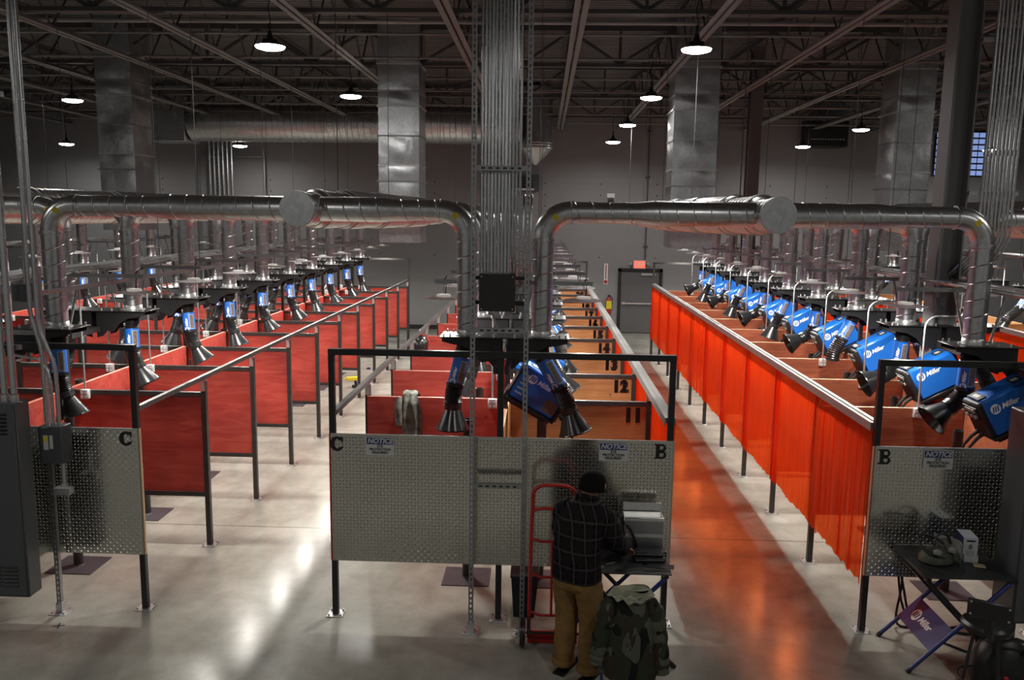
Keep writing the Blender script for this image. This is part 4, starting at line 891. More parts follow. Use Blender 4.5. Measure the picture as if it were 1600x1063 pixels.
link('conduit_hub', mb, t, ZINC)
t = thing('conduit_riser', 'tall thick conduits rising from the louvered cabinet to the roof', 'conduits', (-4.62, 6.69, 0))
for x, r in ((-.1, .016), (.0, .016), (.055, .014), (.135, .027), (.215, .027)):
    mb = MB(); mb.cyl((x, 0, 2.165), (x, 0, ZC-.06), r, 12)
    for z in (3.0, 4.5, 6.): mb.cyl((x, 0, z), (x, 0, z+.07), r+.006, 12)
    link('conduit', mb, t, CONDUIT)
mb = MB(); mb.bar((-.2, .05, 4.6), (.27, .05, 4.6), .04, .04); mb.bar((-.2, .05, 2.55), (.27, .05, 2.55), .04, .04); link('clamp_bar', mb, t, STRUT)
t = thing('strut_stand', 'slotted strut post with base plate beside the louvered cabinet', 'strut frame', (-4.41, 7.14, 0))
mb = MB(); strut_post(mb, 0, 0, .009, 3.2); link('post', mb, t, STRUT); mb = MB(); foot(mb, 0, 0); link('foot_plate', mb, t, ZINC)
mb = MB(); mb.bar((-.4, -.028, 2.62), (.03, -.028, 2.62), .014, .041); link('crossbar', mb, t, STRUT)
t = thing('switch_box', 'grey switch box with a yellow label on the strut post by the letter C', 'electrical box', (-4.285, 7.02, 1.48))
mb = MB(); mb.cbox(-.105, .105, -.07, .09, 0, .335, .006); link('box', mb, t, GREYBOX)
mb = MB(); mb.cbox(-.1, .1, -.078, -.0705, .01, .325, .003); dr = link('cover', mb, t, GREYBOX)
mb = MB(); mb.mat(SIGNWHITE).box(-.055, -.012, -.0795, -.0785, .13, .26); mb.box(0, .03, -.0795, -.0785, .14, .26); mb.mat(YELLOW).box(-.052, -.016, -.0805, -.0797, .205, .25); link('labels', mb, dr)
mb = MB(); mb.cyl((.06, 0, -.0), (.06, 0, -.20), .016, 10); link('nipple', mb, t, CONDUIT)
for x, p in ((-.06, [(-.06, 0, .335), (-.06, 0, .95), (-.075, 0, 1.05), (-.125, 0, 1.25), (-.14, 0, 1.35), (-.14, 0, 5.75)]), (.0, [(.0, 0, .335), (.0, .0, .7), (-.02, .0, .82), (-.09, 0, .92), (-.3, 0, .95)]), (.05, [(.05, 0, .335), (.05, 0, .8), (.03, 0, .92), (-.06, 0, 1.15), (-.08, 0, 1.28), (-.08, 0, 5.75)])):
    mb = MB(); mb.tube(p, .018 if x else .0135, 10); mb.cyl(p[0], (p[0][0], 0, .36), .02, 8); link('conduit', mb, t, CONDUIT)
t = thing('conduit_fitting', 'small cast metal conduit fitting below the switch box', 'conduit fitting', (-4.225, 7.02, 1.18))
mb = MB(); mb.cbox(-.085, .07, -.04, .04, 0, .075, .015); mb.cyl((0, 0, .075), (0, 0, .098), .024, 10); link('body', mb, t, GREYLT)
mb = MB(); mb.box(-.08, .065, -.044, -.0405, .008, .066); link('cover_plate', mb, t, ZINC)
t = thing('pull_box', 'small pale pull box at the end of the rack over the red block', 'electrical box', (-4.72, 7.45, 2.86))
mb = MB(); mb.cbox(-.09, .09, -.07, .07, 0, .16, .005); link('box', mb, t, GREYBOX)
mb = MB(); mb.cyl((.0, .0, .16), (.0, .0, .22), .025, 8); mb.tube([(.0, 0, .2), (.0, 0, .35), (.03, -.03, .5), (.1, -.1, .75), (.12, -.12, .9), (.12, -.12, 4.35)], .017, 10); link('conduit', mb, t, CONDUIT)
mb = MB(); mb.bar((.05, .08, .06), (.05, 14.8, .06), .03, .045); link('edge_channel', mb, t, STRUT)
# ------------------------------------------------------------------ right: power cabinet, column conduits
t = thing('power_cabinet', 'dark grey power cabinet beside the stool at the frame edge', 'electrical cabinet', (4.22, 6.72, 0))
mb = MB(); mb.cbox(-.36, .4, -.16, .16, .46, 2.2, .008); link('body', mb, t, GREYBOX)
mb = MB(); mb.cbox(-.35, .39, -.172, -.1605, .48, 2.18, .004); dr = link('door', mb, t, GREYBOX)
mb = MB()
for c in (-.28, -.06):
    for i in range(6): mb.add([(c, -.1725, .58+i*.033), (c+.165, -.1725, .58+i*.033), (c+.165, -.182, .592+i*.033), (c, -.182, .592+i*.033), (c, -.1725, .602+i*.033), (c+.165, -.1725, .602+i*.033)], [(0, 1, 2, 3), (3, 2, 5, 4)])
link('louvers', mb, dr, BLACKSTEEL)
mb = MB(); mb.cyl((-.2, .1, 0), (-.2, .1, .46), .03, 10); mb.cyl((.3, .1, 0), (.3, .1, .46), .03, 10); link('support_post', mb, t, DARKTUBE)
t = thing('strut_stand', 'slotted strut post rising behind the cabinet at the stool', 'strut frame', (4.14, 7.12, 0))
mb = MB(); strut_post(mb, 0, 0, .009, 3.0); link('post', mb, t, STRUT); mb = MB(); foot(mb, 0, 0); link('foot_plate', mb, t, ZINC)
t = thing('conduit_riser', 'row of conduits running up the near grey steel column', 'conduits', (4.68, 9.36, 0))
for i in range(9):
    x = .03+i*.042; r = .013 if i % 3 else .018; mb = MB(); mb.tube([(x-.25, .35, 3.07), (x-.18, .18, 3.12), (x-.07, .05, 3.3), (x, .0, 3.5), (x, 0, ZC-.06)], r, 8); mb.cyl((x, 0, 4.4), (x, 0, 4.46), r+.005, 8); link('conduit', mb, t, CONDUIT)
mb = MB()
for z in (4.0, 5.6, 6.6): mb.bar((-.1, .03, z), (.42, .03, z), .041, .041)
link('clamp_bar', mb, t, STRUT)
# ------------------------------------------------------------------ welding tables with crossed blue legs
def weld_table(loc, rz, lab, logo):
    t = thing('welding_table', lab, 'table', loc, rz, 'folding welding tables')
    W, D, h = .37, .345, .84; Y = D-.04
    mb = MB(); mb.cbox(-W, W, -D, D, h, h+.010, .002)
    tp = link('steel_top', mb, t, STEELTOP)
    mb = MB()
    for x0, y0, x1, y1 in ((-.2, -.28, -.32, -.12), (-.08, -.3, .02, -.17), (.0, .05, .1, .2), (.1, -.08, .3, -.2), (.18, .0, .28, -.02), (-.3, .1, -.2, .1)): mb.bar((x0, y0, h+.0108), (x1, y1, h+.0108), .014, .0012)
    link('slots', mb, tp, BLACK)
    mb = MB()
    for x in (-.33, .33): mb.bar((x, -D+.02, h-.0185), (x, D-.02, h-.0185), .035, .035)
    link('rail', mb, t, BLACKSTEEL)
    for s in (-1, 1):
        for y in (-Y if s < 0 else -Y+.045, Y if s < 0 else Y-.045):
            mb = MB(); mb.tube([(s*.43, y, .012), (-s*.33, y, h-.037)], .0185, 12); lg = link('leg', mb, t, DKBLUE if s < 0 else BLACKSTEEL)
            mb = MB(); q = V((-s*.76, 0, h-.05)).normalized(); p = V((s*.43, y, .012)); mb.tube([p-q*.012, p+q*.03], .021, 12); link('foot_cap', mb, lg, BLACK)
    mb = MB()
    for y in (-Y+.022, Y-.022): mb.cyl((.05, y-.035, .415), (.05, y+.035, .415), .012, 8)
    link('pivot_bolt', mb, t, ZINC)
    if logo:   # sheet metal brace between the two blue legs
        q = V((.76, 0, h-.05)).normalized(); nrm = V((-q.z, 0, q.x)); p0 = V((-.43, 0, .012)); a, b = p0+q*.24+nrm*.02, p0+q*.50+nrm*.02
        mb = MB(); mb.add([(a.x, -Y, a.z), (b.x, -Y, b.z), (b.x, Y, b.z), (a.x, Y, a.z)]+[(c.x-nrm.x*.004, y, c.z-nrm.z*.004) for c, y in ((a, -Y), (b, -Y), (b, Y), (a, Y))], [(0, 1, 2, 3), (7, 6, 5, 4), (0, 4, 5, 1), (1, 5, 6, 2), (2, 6, 7, 3), (3, 7, 4, 0)]); pl = link('brace_plate', mb, t, PURPLE)
        c = (a+b)/2+nrm*.0015+q*.0; T = M(((0, q.x, nrm.x, c.x), (-1, 0, 0, 0.14), (0, q.z, nrm.z, c.z), (0, 0, 0, 1)))
        lg = logo_mb(.115, PURPLE, M.Identity(4)); lg.v = [tuple(T @ V(v)) for v in lg.v]; link('logo', lg, pl)
    return t
weld_table((3.5, 6.87, 0), 0, 'folding welding table with a face shield and carton on its steel top', True)
weld_table((.71, 6.78, 0), 0, 'folding welding table the man leans over, under the letter B', False)
# ------------------------------------------------------------------ on the table with the stool
t = thing('face_shield', 'scuffed olive and clear face shield lying on the folding table', 'face shield', (3.36, 6.86, .8505), .4)
mb = MB(); mb.lathe((0, 0, 0), (0, 0, 1), [(0, .13), (.02, .155), (.06, .15), (.10, .12), (.11, .06), (.112, 0)], 20); mb.v = [(x*1.0, y*.8, z) for x, y, z in mb.v]; link('crown_guard', mb, t, OLIVE)
mb = MB(); mb.grid(lambda u, v: (.05+.12*cos((u-.5)*2.4), -.02+.15*sin((u-.5)*2.4), .0+.19*v), 14, 5); link('visor', mb, t, CLEAR)
mb = MB(); mb.tube([(-.02+.12*cos(a), .02+.12*sin(a), .13+.06*sin(a)) for a in [i*.42 for i in range(16)]], .012, 8); link('headband', mb, t, BLACK)
mb = MB(); mb.tube([(.06+.09*cos(a), 0+.02*sin(a), .14+.09*sin(a)) for a in [i*.35 for i in range(10)]], .010, 8); link('head_strap', mb, t, BLACK)
for sx in (-.09, .07):
    mb = MB(); mb.lathe((sx, -.09, .115), (0, 0, 1), [(0, .035), (.02, .036), (.035, .02), (.038, 0)], 12); link('knob', mb, t, COLUMN)
t = thing('wipes_carton', 'white and blue dispenser carton with an open mouth on the folding table', 'box', (3.67, 7.0, .8505), -.15)
mb = MB(); mb.mat(CARTON).box(-.055, .06, -.10, .1, 0, .2); mb.mat(CARTONB).box(-.0565, -.0551, -.10, .1, 0, .2); link('carton', mb, t)
mb = MB(); mb.box(-.052, .057, -.14, -.101, .0, .035); mb.box(-.052, -.046, -.135, -.101, .035, .06); mb.box(.051, .057, -.135, -.101, .035, .06); link('open_tray', mb, t, CARTON)
mb = MB(); mb.box(-.03, .035, -.1035, -.1012, .038, .085); link('opening', mb, t, GREYLT)
mb = MB()
for w_, z, h in ((.034, .172, .007), (.012, .135, .004), (.016, .12, .004), (.013, .105, .004)): mb.box(.003-w_, .003+w_, -.1022, -.1002, z-h, z+h)
link('printing', mb, t, BLACK)
mb = MB(); mb.cbox(-.045, .045, -.035, .035, 0, .01, .002); o = solo('sanding_pad', mb, SAND, 'small tan pad in front of the carton on the folding table', 'sanding pad', loc=(3.68, 6.78, .8525)); o.rotation_euler.z = -.3
# stool
t = thing('shop_stool', 'black round shop stool with a padded backrest at the folding table', 'stool', (3.47, 6.2, 0), -.55)
mb = MB(); mb.lathe((0, 0, .59), (0, 0, 1), [(0, .01), (0, .165), (.012, .18), (.045, .183), (.066, .165), (.072, .12), (.073, 0)], 28); link('seat', mb, t, VINYL)
mb = MB(); mb.lathe((0, 0, .575), (0, 0, 1), [(0, .15), (.015, .15)], 24, True); link('seat_plate', mb, t, BLACKSTEEL)
for a in (45, 135, 225, 315):
    mb = MB(); c, s = cos(radians(a)), sin(radians(a)); mb.tube([(.11*c, .11*s, .58), (.2*c, .2*s, .012)], .0125, 10); l = link('leg', mb, t, BLACKSTEEL)
    mb = MB(); mb.tube([(.2*c, .2*s, 0), (.197*c, .197*s, .03)], .017, 10); link('foot_cap', mb, l, BLACK)
mb = MB(); mb.tube([(.174*cos(i*pi/14), .174*sin(i*pi/14), .185) for i in range(29)], .009, 8); link('foot_ring', mb, t, BLACKSTEEL)
mb = MB(); mb.tube([(.02, -.12, .56), (.04, -.2, .60), (.03, -.225, .66), (.02, -.225, .86)], .026, 8); link('back_post', mb, t, BLACKSTEEL)
mb = MB(); mb.cbox(-.13, .17, -.262, -.238, .77, .915, .012); b_ = link('backrest', mb, t, VINYL)
mb = MB()
for x in (-.105, .145):
    for z in (.795, .89): mb.lathe((x, -.262, z), (0, -1, 0), [(0, .009), (.003, .007), (.004, 0)], 8)
link('rivets', mb, b_, ZINC)
# bag, bottle and cables by the cabinet
t = thing('work_bag', 'black slumped work bag on the floor beside the stool', 'bag', (3.72, 6.42, 0))
mb = MB(); mb.lathe((0, 0, 0), (0, 0, 1), [(0, .12), (.0, .2), (.1, .24), (.25, .22), (.36, .16), (.42, .07), (.43, 0)], 18); rr = random.Random(5); mb.v = [(x*(1+rr.uniform(-.07, .07)), y*.8*(1+rr.uniform(-.07, .07)), z) for x, y, z in mb.v]; link('body', mb, t, LEATHER)
mb = MB(); mb.tube([(-.1, -.12, .34), (-.12, -.18, .46), (0, -.2, .5), (.12, -.18, .45), (.1, -.12, .33)], .014, 8); link('handle', mb, t, LEATHER)
t = thing('cola_bottle', 'dark cola bottle with a red cap standing by the black bag', 'bottle', (3.60, 6.10, 0))
mb = MB(); mb.lathe((0, 0, 0), (0, 0, 1), [(0, .02), (0, .03), (.01, .034), (.08, .034), (.11, .03), (.15, .033), (.18, .025), (.21, .013), (.225, .013)], 16); link('bottle', mb, t, COLA)
mb = MB(); mb.lathe((0, 0, .2255), (0, 0, 1), [(0, .016), (.02, .016), (.02, 0)], 12); link('cap', mb, t, RED)
mb = MB(); mb.lathe((0, 0, .1), (0, 0, 1), [(0, .0345), (.05, .0345)], 16); link('wrap_label', mb, t, RED)
t = thing('welding_leads', 'black welding leads hanging and coiled behind the folding table', 'cables', (0, 0, 0))
for pts in ([(3.33, 7.5, 1.5), (3.3, 7.45, .9), (3.33, 7.38, .45), (3.31, 7.36, .03), (3.6, 7.3, .015), (4.1, 7.2, .015)], [(3.4, 7.5, 1.3), (3.31, 7.46, .8), (3.36, 7.4, .35), (3.45, 7.3, .03), (3.8, 7.35, .015), (4.2, 7.5, .015)], [(3.3, 7.5, 1.4), (3.29, 7.42, .7), (3.34, 7.34, .2), (3.5, 7.2, .012), (3.75, 6.9, .012), (4.0, 6.75, .012)]):
    q = []
    for i in range(len(pts)-1):
        p0, p1, p2, p3 = [V(pts[min(max(j, 0), len(pts)-1)]) for j in (i-1, i, i+1, i+2)]
        for s in range(6): u = s/6; q.append(.5*((2*p1)+(p2-p0)*u+(2*p0-5*p1+4*p2-p3)*u*u+(3*p1-p0-3*p2+p3)*u**3))
    q.append(V(pts[-1])); q = [V((a.x, a.y, max(a.z, .011))) for a in q]; mb = MB(); mb.tube(q, .011, 8); link('lead', mb, t, WIREM)
# ------------------------------------------------------------------ on the man's table
t = thing('tool_chest', 'bright metal tool chest standing behind the black bag on the table', 'tool box', (.90, 6.99, .8505))
mb = MB(); mb.cbox(-.17, .17, -.09, .1, 0, .30, .006); link('body', mb, t, TOOLM)
mb = MB(); mb.box(-.165, .165, -.102, -.0905, .02, .14); mb.box(-.165, .165, -.102, -.0905, .165, .285); link('drawer_face', mb, t, galv('drawer_sheet', (.34, .35, .36), .3, .04))
mb = MB(); mb.box(-.165, .165, -.112, -.1025, .13, .142); mb.box(-.165, .165, -.112, -.1025, .275, .287); link('pull_lip', mb, t, TOOLM)
mb = MB(); mb.T = M.Translation((0, .1, .302)) @ M.Rotation(radians(80), 4, 'X'); mb.cbox(-.165, .165, 0, .07, 0, .02, .004); link('raised_lid', mb, t, TOOLM)
t = thing('tool_bag', 'black soft tool bag slumped on the table beside the man\'s hand', 'bag', (.66, 6.98, .8505), -.2)
mb = MB(); mb.lathe((0, 0, 0), (0, 0, 1), [(0, .05), (0, .12), (.06, .14), (.16, .13), (.25, .10), (.30, .05), (.31, 0)], 18); rr = random.Random(9); mb.v = [(x*(1+rr.uniform(-.05, .05)), y*.75, z) for x, y, z in mb.v]; link('body', mb, t, LEATHER)
mb = MB(); mb.tube([(.07, -.05, .26), (.15, -.08, .2), (.2, -.1, .09), (.19, -.08, .01)], .013, 8); link('strap', mb, t, LEATHER)
mb = MB(); mb.box(.1, .125, -.098, -.088, .19, .21); link('buckle', mb, t, ZINC)
for i, (x, y, z, w, d, h, rz, lab) in enumerate(((.93, 6.74, .8505, .13, .08, .035, .02, 'lower flat black case on the far side of the table'), (.93, 6.76, .8865, .12, .06, .03, -.02, 'upper flat black case stacked on the case below'), (1.04, 6.82, .8505, .045, .05, .05, .0, 'small black block at the table corner beside the cases'))):
    mb = MB(); mb.cbox(-w, w, -d, d, 0, h, .005); t = thing('tool_case', lab, 'case', (x, y, z), rz); link('shell', mb, t, BLACKSTEEL)
    mb = MB(); mb.box(-w+.01, w-.01, -d-.002, -d-.0003, h*.55, h*.7); link('bright_seam', mb, t, ZINC)
for i, (x, y, L, w, rz, z, lab) in enumerate(((.99, 6.60, .13, .045, -.2, .8512, 'wide steel strip at the outer front corner of the table'), (.97, 6.51, .11, .018, .05, .8512, 'narrow steel bar along the front edge of the table'), (.76, 6.52, .10, .03, .35, .8512, 'steel strip angled across the middle of the table front'), (.74, 6.55, .11, .016, .5, .8542, 'thin steel bar lying over the angled strip'), (.83, 6.66, .09, .012, -.6, .8512, 'slim rod of steel pointing at the cases'), (.60, 6.62, .045, .008, .55, .8512, 'short bright scriber on the table by the man'), (.50, 6.53, .05, .008, .5, .8512, 'short bright rod near the man\'s hip'))):
    mb = MB(); mb.cbox(-L, L, -w, w, 0, .0028 if w > .01 else .006, .0008); o = solo('steel_strip', mb, COUPON if w > .01 else ZINC, lab, 'metal strip', None, (x, y, z)); o.rotation_euler.z = rz
# ------------------------------------------------------------------ hand truck and bin
t = thing('hand_truck', 'red two wheeled hand truck standing behind the man', 'hand truck', (.12, 6.86, 0))
mb = MB(); r = .016; mb.tube([(-.19, .0, .06), (-.185, 0, .9), (-.175, 0, 1.28)]+arc((-.075, 0, 1.33), .1, 170, 95, 5)+[(.05, 0, 1.435)]+arc((.095, 0, 1.33), .1, 85, 10, 5)+[(.2, 0, 1.28), (.21, 0, .9), (.215, 0, .06)], r, 12); link('side_frame', mb, t, RED)
for z in (.27, .62, .94):
    mb = MB(); mb.tube([(-.185, 0, z+.02), (-.1, -.03, z), (.1, -.03, z), (.205, 0, z+.02)], .012, 10); link('cross_bar', mb, t, RED)
mb = MB(); mb.tube([(-.18, 0, 1.2), (-.1, 0, 1.225), (.1, 0, 1.225), (.2, 0, 1.2)], .014, 10); link('upper_bar', mb, t, RED)
mb = MB(); mb.tube([(.0, -.03, .28), (.0, -.03, .94)], .012, 10); link('centre_bar', mb, t, RED)
mb = MB(); mb.cbox(-.2, .23, -.0, .2, .004, .012, .002); mb.box(-.2, .23, -.01, 0, .004, .11); link('toe_plate', mb, t, RED)
for x in (-.245, .275):
    mb = MB(); mb.lathe((x-.025, -.07, .127), (1, 0, 0), [(0, .03), (0, .1), (.008, .122), (.025, .127), (.042, .122), (.05, .1), (.05, .03)], 24, True); w = link('wheel', mb, t, RUBBER)
    mb = MB(); mb.lathe((x-.029, -.07, .127), (1, 0, 0), [(0, .045), (.058, .045)], 16, True); link('hub', mb, w, ZINC)
mb = MB(); mb.cyl((-.25, -.07, .127), (.28, -.07, .127), .01, 8); mb.bar((-.19, -.07, .127), (-.19, 0, .25), .012, .03); mb.bar((.215, -.07, .127), (.215, 0, .25), .012, .03); link('axle', mb, t, BLACKSTEEL)
t = thing('waste_bin', 'dark plastic waste bin under the diamond plate beside the strut stand', 'bin', (-.12, 7.45, 0))
mb = MB(); mb.prism([(-.1, 0), (.09, 0), (.125, .38), (-.125, .38)], -.13, .13); link('body', mb, t, NAVY)
mb = MB(); mb.cbox(-.135, .135, -.14, .14, .381, .405, .006); link('rim', mb, t, NAVY)
# ------------------------------------------------------------------ camouflage jacket on a chair
CX, CY = .70, 5.98
t = thing('folding_chair', 'dark metal chair hidden under the camouflage jacket', 'chair', (CX, CY, 0))
for s in (-1, 1):
    mb = MB(); mb.tube([(s*.2, -.04, 0), (s*.2, .0, .45), (s*.195, -.03, .84)], .0125, 10); link('leg', mb, t, DKBLUE)
    mb = MB(); mb.tube([(s*.2, .42, 0), (s*.2, .38, .44), (s*.2, .02, .455)], .0125, 10); link('leg', mb, t, DKBLUE)
mb = MB(); mb.cbox(-.21, .21, .0, .42, .455, .485, .01); link('seat', mb, t, VINYL)
mb = MB(); mb.cbox(-.19, .19, -.04, -.02, .60, .84, .008); link('backrest', mb, t, VINYL)
t = thing('camo_jacket', 'dark camouflage hooded jacket draped over the chair back behind the man', 'jacket', (CX, CY, 0)); t.scale = (.9, 1, 1)
rj = random.Random(4)
def jb(u, v):
    a = u*2*pi; z = .90-.62*v; sh = min(1, v*3.2); wx = .17+.06*sh+.045*v; wy = .055+.05*sh+.055*v
    f = 1+.05*sin(7*a+2.5*v*3)*v+.035*sin(13*a+5)*v; x = wx*f*cos(a); y = wy*f*sin(a)
    if sin(a) < 0: y -= .012*sin(x*38+v*3)*v
    return (x, y-.03, z-.03*v*sin(3*a)+.012*sin(9*a)*v*v)
mb = MB(); mb.grid(jb, 56, 26); link('body', mb, t, CAMO)
mb = MB(); mb.grid(lambda u, v: ((.20-.05*v)*cos(u*2*pi)*(1+.03*sin(u*50)), -.03+(.055-.0*v)*sin(u*2*pi)*(1+.1*sin(u*31)), .895+.055*v+.018*sin(u*2*pi*2)*v), 40, 4); mb.grid(lambda u, v: ((.15*(1-v))*cos(u*2*pi), -.03+.055*(1-v)*sin(u*2*pi), .95-.03*v), 24, 3); link('hood_lining', mb, t, LINING)
mb = MB(); mb.grid(lambda u, v: (-.15+.30*u+.012*sin(v*9), -.085-.03*sin(pi*u)-.015*v-.010*sin(u*23), .925-(.025+.028*sin(pi*u)+.014*sin(u*19))*v), 24, 6); link('hood', mb, t, LINING)
def sleeve(s):
    pts = [(s*.16, -.05, .87), (s*.205, -.07, .78), (s*.235, -.085, .62), (s*.255, -.08, .46), (s*.265, -.09, .32 if s > 0 else .38)]; q = []; rr = []
    for i in range(21):
        u = i/20*4; j = min(3, int(u)); f = u-j; q.append(V(pts[j]).lerp(V(pts[j+1]), f)); rr.append((.045+.027*min(1, i/4))*(1+.07*sin(i*1.9)+.05*rj.uniform(-1, 1)))
    mb = MB(); mb.tube(q, rr, 18, True); return mb
link('sleeve', sleeve(1), t, CAMO); link('sleeve', sleeve(-1), t, CAMO)
# ------------------------------------------------------------------ small loose things
t = thing('fleece_coat', 'grey green fleece coat hung over the nearest bare-topped red partition', 'coat', (-1.40, Y0+P, 0))
mb = MB()
def fl(u, v):
    s = (v-.5)*2; z = 1.80-.0*u; d = abs(s)
    y = (-.02-.065*min(1, d*5))*(1 if s < 0 else -1)-.012 if d > .02 else -.02
    return ((u-.5)*(.17+.08*d)+.04*d+.012*sin(d*9+u*4), -.035+(-1 if s < 0 else 1)*(.02+.055*min(1, d*4)+.012*sin(u*13)), 1.825-.02*(2*u-1)**2-(.62 if s < 0 else .4)*d**1.2+.008*sin(u*9))
mb.grid(fl, 14, 30); o = link('coat_body', mb, t, FLEECE)
mb = MB(); q = [(-.11, -.1, 1.76), (-.125, -.12, 1.66), (-.12, -.12, 1.55), (-.115, -.11, 1.46)]; mb.tube(q, [.03, .04, .04, .036], 12); link('sleeve', mb, t, FLEECE)
t = thing('welding_helmet', 'black welding helmet hung on the rail of the central red booths', 'helmet', (-1.87, 12.6, 1.72))
mb = MB(); mb.lathe((0, 0, -.12), (0, .2, 1), [(0, .09), (.06, .12), (.16, .125), (.23, .09), (.26, .03), (.262, 0)], 18); link('shell', mb, t, HOOD)
mb = MB(); mb.tube([(.14*cos(a), .03, .02+.13*sin(a)) for a in [i*.4 for i in range(14)]], .008, 6); link('headgear', mb, t, RED)
mb = MB(); mb.tube(arc((0, 0, .21), .03, -90, 200, 8, (0, 1, 0)), .005, 6); link('hook', mb, t, ZINC)
t = thing('cordless_drill', 'yellow and black cordless drill lying on the pale aisle floor', 'drill', (-4.0, 17.4, 0), .4)
mb = MB(); mb.cbox(-.16, .1, -.04, .04, .16, .24, .012); mb.cyl((-.2, 0, .2), (-.16, 0, .2), .018, 8); link('motor_housing', mb, t, YELLOW)
mb = MB(); mb.bar((.04, 0, .06), (.03, 0, .16), .05, .05, (1, 0, 0)); mb.cbox(-.04, .11, -.04, .04, 0, .06, .008); link('grip_and_battery', mb, t, BLACK)
mb = MB(); mb.box(-.035, .035, -.03, .03, 0, .03); solo('tape_roll', MB().lathe((0, 0, 0), (0, 0, 1), [(0, .03), (0, .05), (.03, .05), (.03, .03), (0, .03)], 16), DKBLUE, 'small blue tape roll on the far floor of the pale aisle', 'tape', None, (-4.15, 19.6, 0))
o = solo('floor_mark', MB().bar((-.05, 0, .001), (.05, 0, .001), .012, .001).bar((0, -.05, .0012), (0, .05, .0012), .012, .001), BLACK, 'small dark tape cross on the floor before the strut post by the cabinet', 'tape mark', None, (-4.28, 6.88, .0005)); o.rotation_euler.z = .3
# ------------------------------------------------------------------ the man
def skinned(name, verts, edges, radii, root, mat, parent, sub=2, smooth_iter=0):
    me = bpy.data.meshes.new(name); me.from_pydata(verts, edges, []); o = bpy.data.objects.new(name, me); COL.objects.link(o)
    bpy.context.view_layer.objects.active = o
    sk = o.modifiers.new('s', 'SKIN'); sk.use_smooth_shade = True; sk.branch_smoothing = .6
    for i, r in enumerate(radii):
        r = r if isinstance(r, tuple) else (r, r); me.skin_vertices[0].data[i].radius = r
    for i in range(len(verts)): me.skin_vertices[0].data[i].use_root = (i == root)
    su = o.modifiers.new('u', 'SUBSURF'); su.levels = sub; su.render_levels = sub
    bpy.context.view_layer.update()
    m2 = bpy.data.meshes.new_from_object(o.evaluated_get(bpy.context.evaluated_depsgraph_get())); m2.name = name
    bpy.data.objects.remove(o); m2.materials.clear(); m2.materials.append(mat)
    m2.polygons.foreach_set('use_smooth', [True]*len(m2.polygons)); return link(name, m2, parent)
PX_, PY_ = .33, 6.38
man = thing('person', 'man in black beanie, dark plaid flannel and khaki trousers, bent over the table', 'person', (PX_, PY_, 0), radians(-32))
# figure faces +Y of its own frame
Hip = V((0, -.03, .93)); Ch = V((.0, .03, 1.30)); Nk = V((.0, .10, 1.46)); 
vs = [Hip, V((0, -.02, 1.08)), Ch, V((0, .06, 1.37)), Nk, V((0, .165, 1.50)), V((0, .205, 1.575)), V((0, .20, 1.645)),
      V((-.14, .05, 1.355)), V((-.21, .10, 1.13)), V((-.16, .28, 1.00)), V((-.12, .345, .975)),
      V((.14, .07, 1.355)), V((.225, .16, 1.15)), V((.20, .36, 1.00)), V((.185, .43, .975)),
      V((-.095, -.03, .87)), V((-.10, .0, .50)), V((-.105, -.03, .11)), V((-.11, .08, .045)),
      V((.095, -.03, .87)), V((.11, .015, .50)), V((.115, -.02, .11)), V((.125, .09, .045))]
ed = [(0, 1), (1, 2), (2, 3), (3, 4), (4, 5), (5, 6), (6, 7), (3, 8), (8, 9), (9, 10), (10, 11), (3, 12), (12, 13), (13, 14), (14, 15), (0, 16), (16, 17), (17, 18), (18, 19), (0, 20), (20, 21), (21, 22), (22, 23)]
ra = [(.14, .10), (.13, .095), (.145, .10), (.10, .075), (.055, .055), (.07, .075), (.085, .095), (.07, .08), .062, .046, .036, .026, .062, .046, .036, .026, .085, .055, .042, .035, .085, .055, .042, .035]
body = skinned('body', vs, ed, ra, 0, SKIN, man)
# face and ears joined to the head
mb = MB(); hd = V((0, .275, 1.552)); dn = V((0, .93, -.36))
mb.lathe(hd+V((0, .01, -.01)), dn, [(0, .022), (.03, .014), (.04, 0)], 10); 
mb.mat(SKIN); mb.m = [0]*len(mb.f); mb.mat(KNIT)
for s in (-1, 1): mb.lathe(hd+V((s*.033, -.005, .025)), dn, [(0, .014), (.01, .011), (.013, 0)], 8)
mb.tube([hd+V((-.028, .0, -.045)), hd+V((0, .012, -.05)), hd+V((.028, .0, -.045))], .005, 6); mb.mat(SKIN)
for s in (-1, 1): mb.lathe(V((s*.082, .195, 1.555)), V((s, -.4, .1)), [(0, .03), (.012, .032), (.018, .02), (.012, .012)], 12)
link('face', mb, body)
def hand(w, d, up, side, tag_):
    """w wrist, d pointing direction, up back of the hand, side: thumb side"""
    d, up = V(d).normalized(), V(up); up = (up-d*up.dot(d)).normalized(); la = d.cross(up)*side
    vs = [V(w), V(w)+d*.045, V(w)+d*.085]; ed = [(0, 1), (1, 2)]; ra = [(.026, .02), (.036, .016), (.038, .014)]
    for i, (off, L) in enumerate(((.030, .070), (.010, .078), (-.011, .072), (-.030, .056))):
        b = V(w)+d*.088+la*off; n = len(vs); c = V(b)
        for j in range(3):
            ang = .35+.42*j+.06*i; c = c+(d*cos(ang)-up*sin(ang))*(L*(.45, .32, .25)[j]); vs.append(c.copy()); ra.append(.0088-.001*j)
        vs.insert(n, b); ra.insert(n, .0095); ed += [(2, n), (n, n+1), (n+1, n+2), (n+2, n+3)]
    n = len(vs); b = V(w)+d*.03+la*.034; vs += [b, b+d*.03+la*.022-up*.012, b+d*.058+la*.018-up*.03]; ra += [.013, .0105, .009]; ed += [(1, n), (n, n+1), (n+1, n+2)]
    return skinned('hand', vs, ed, ra, 0, SKIN, body, 1)
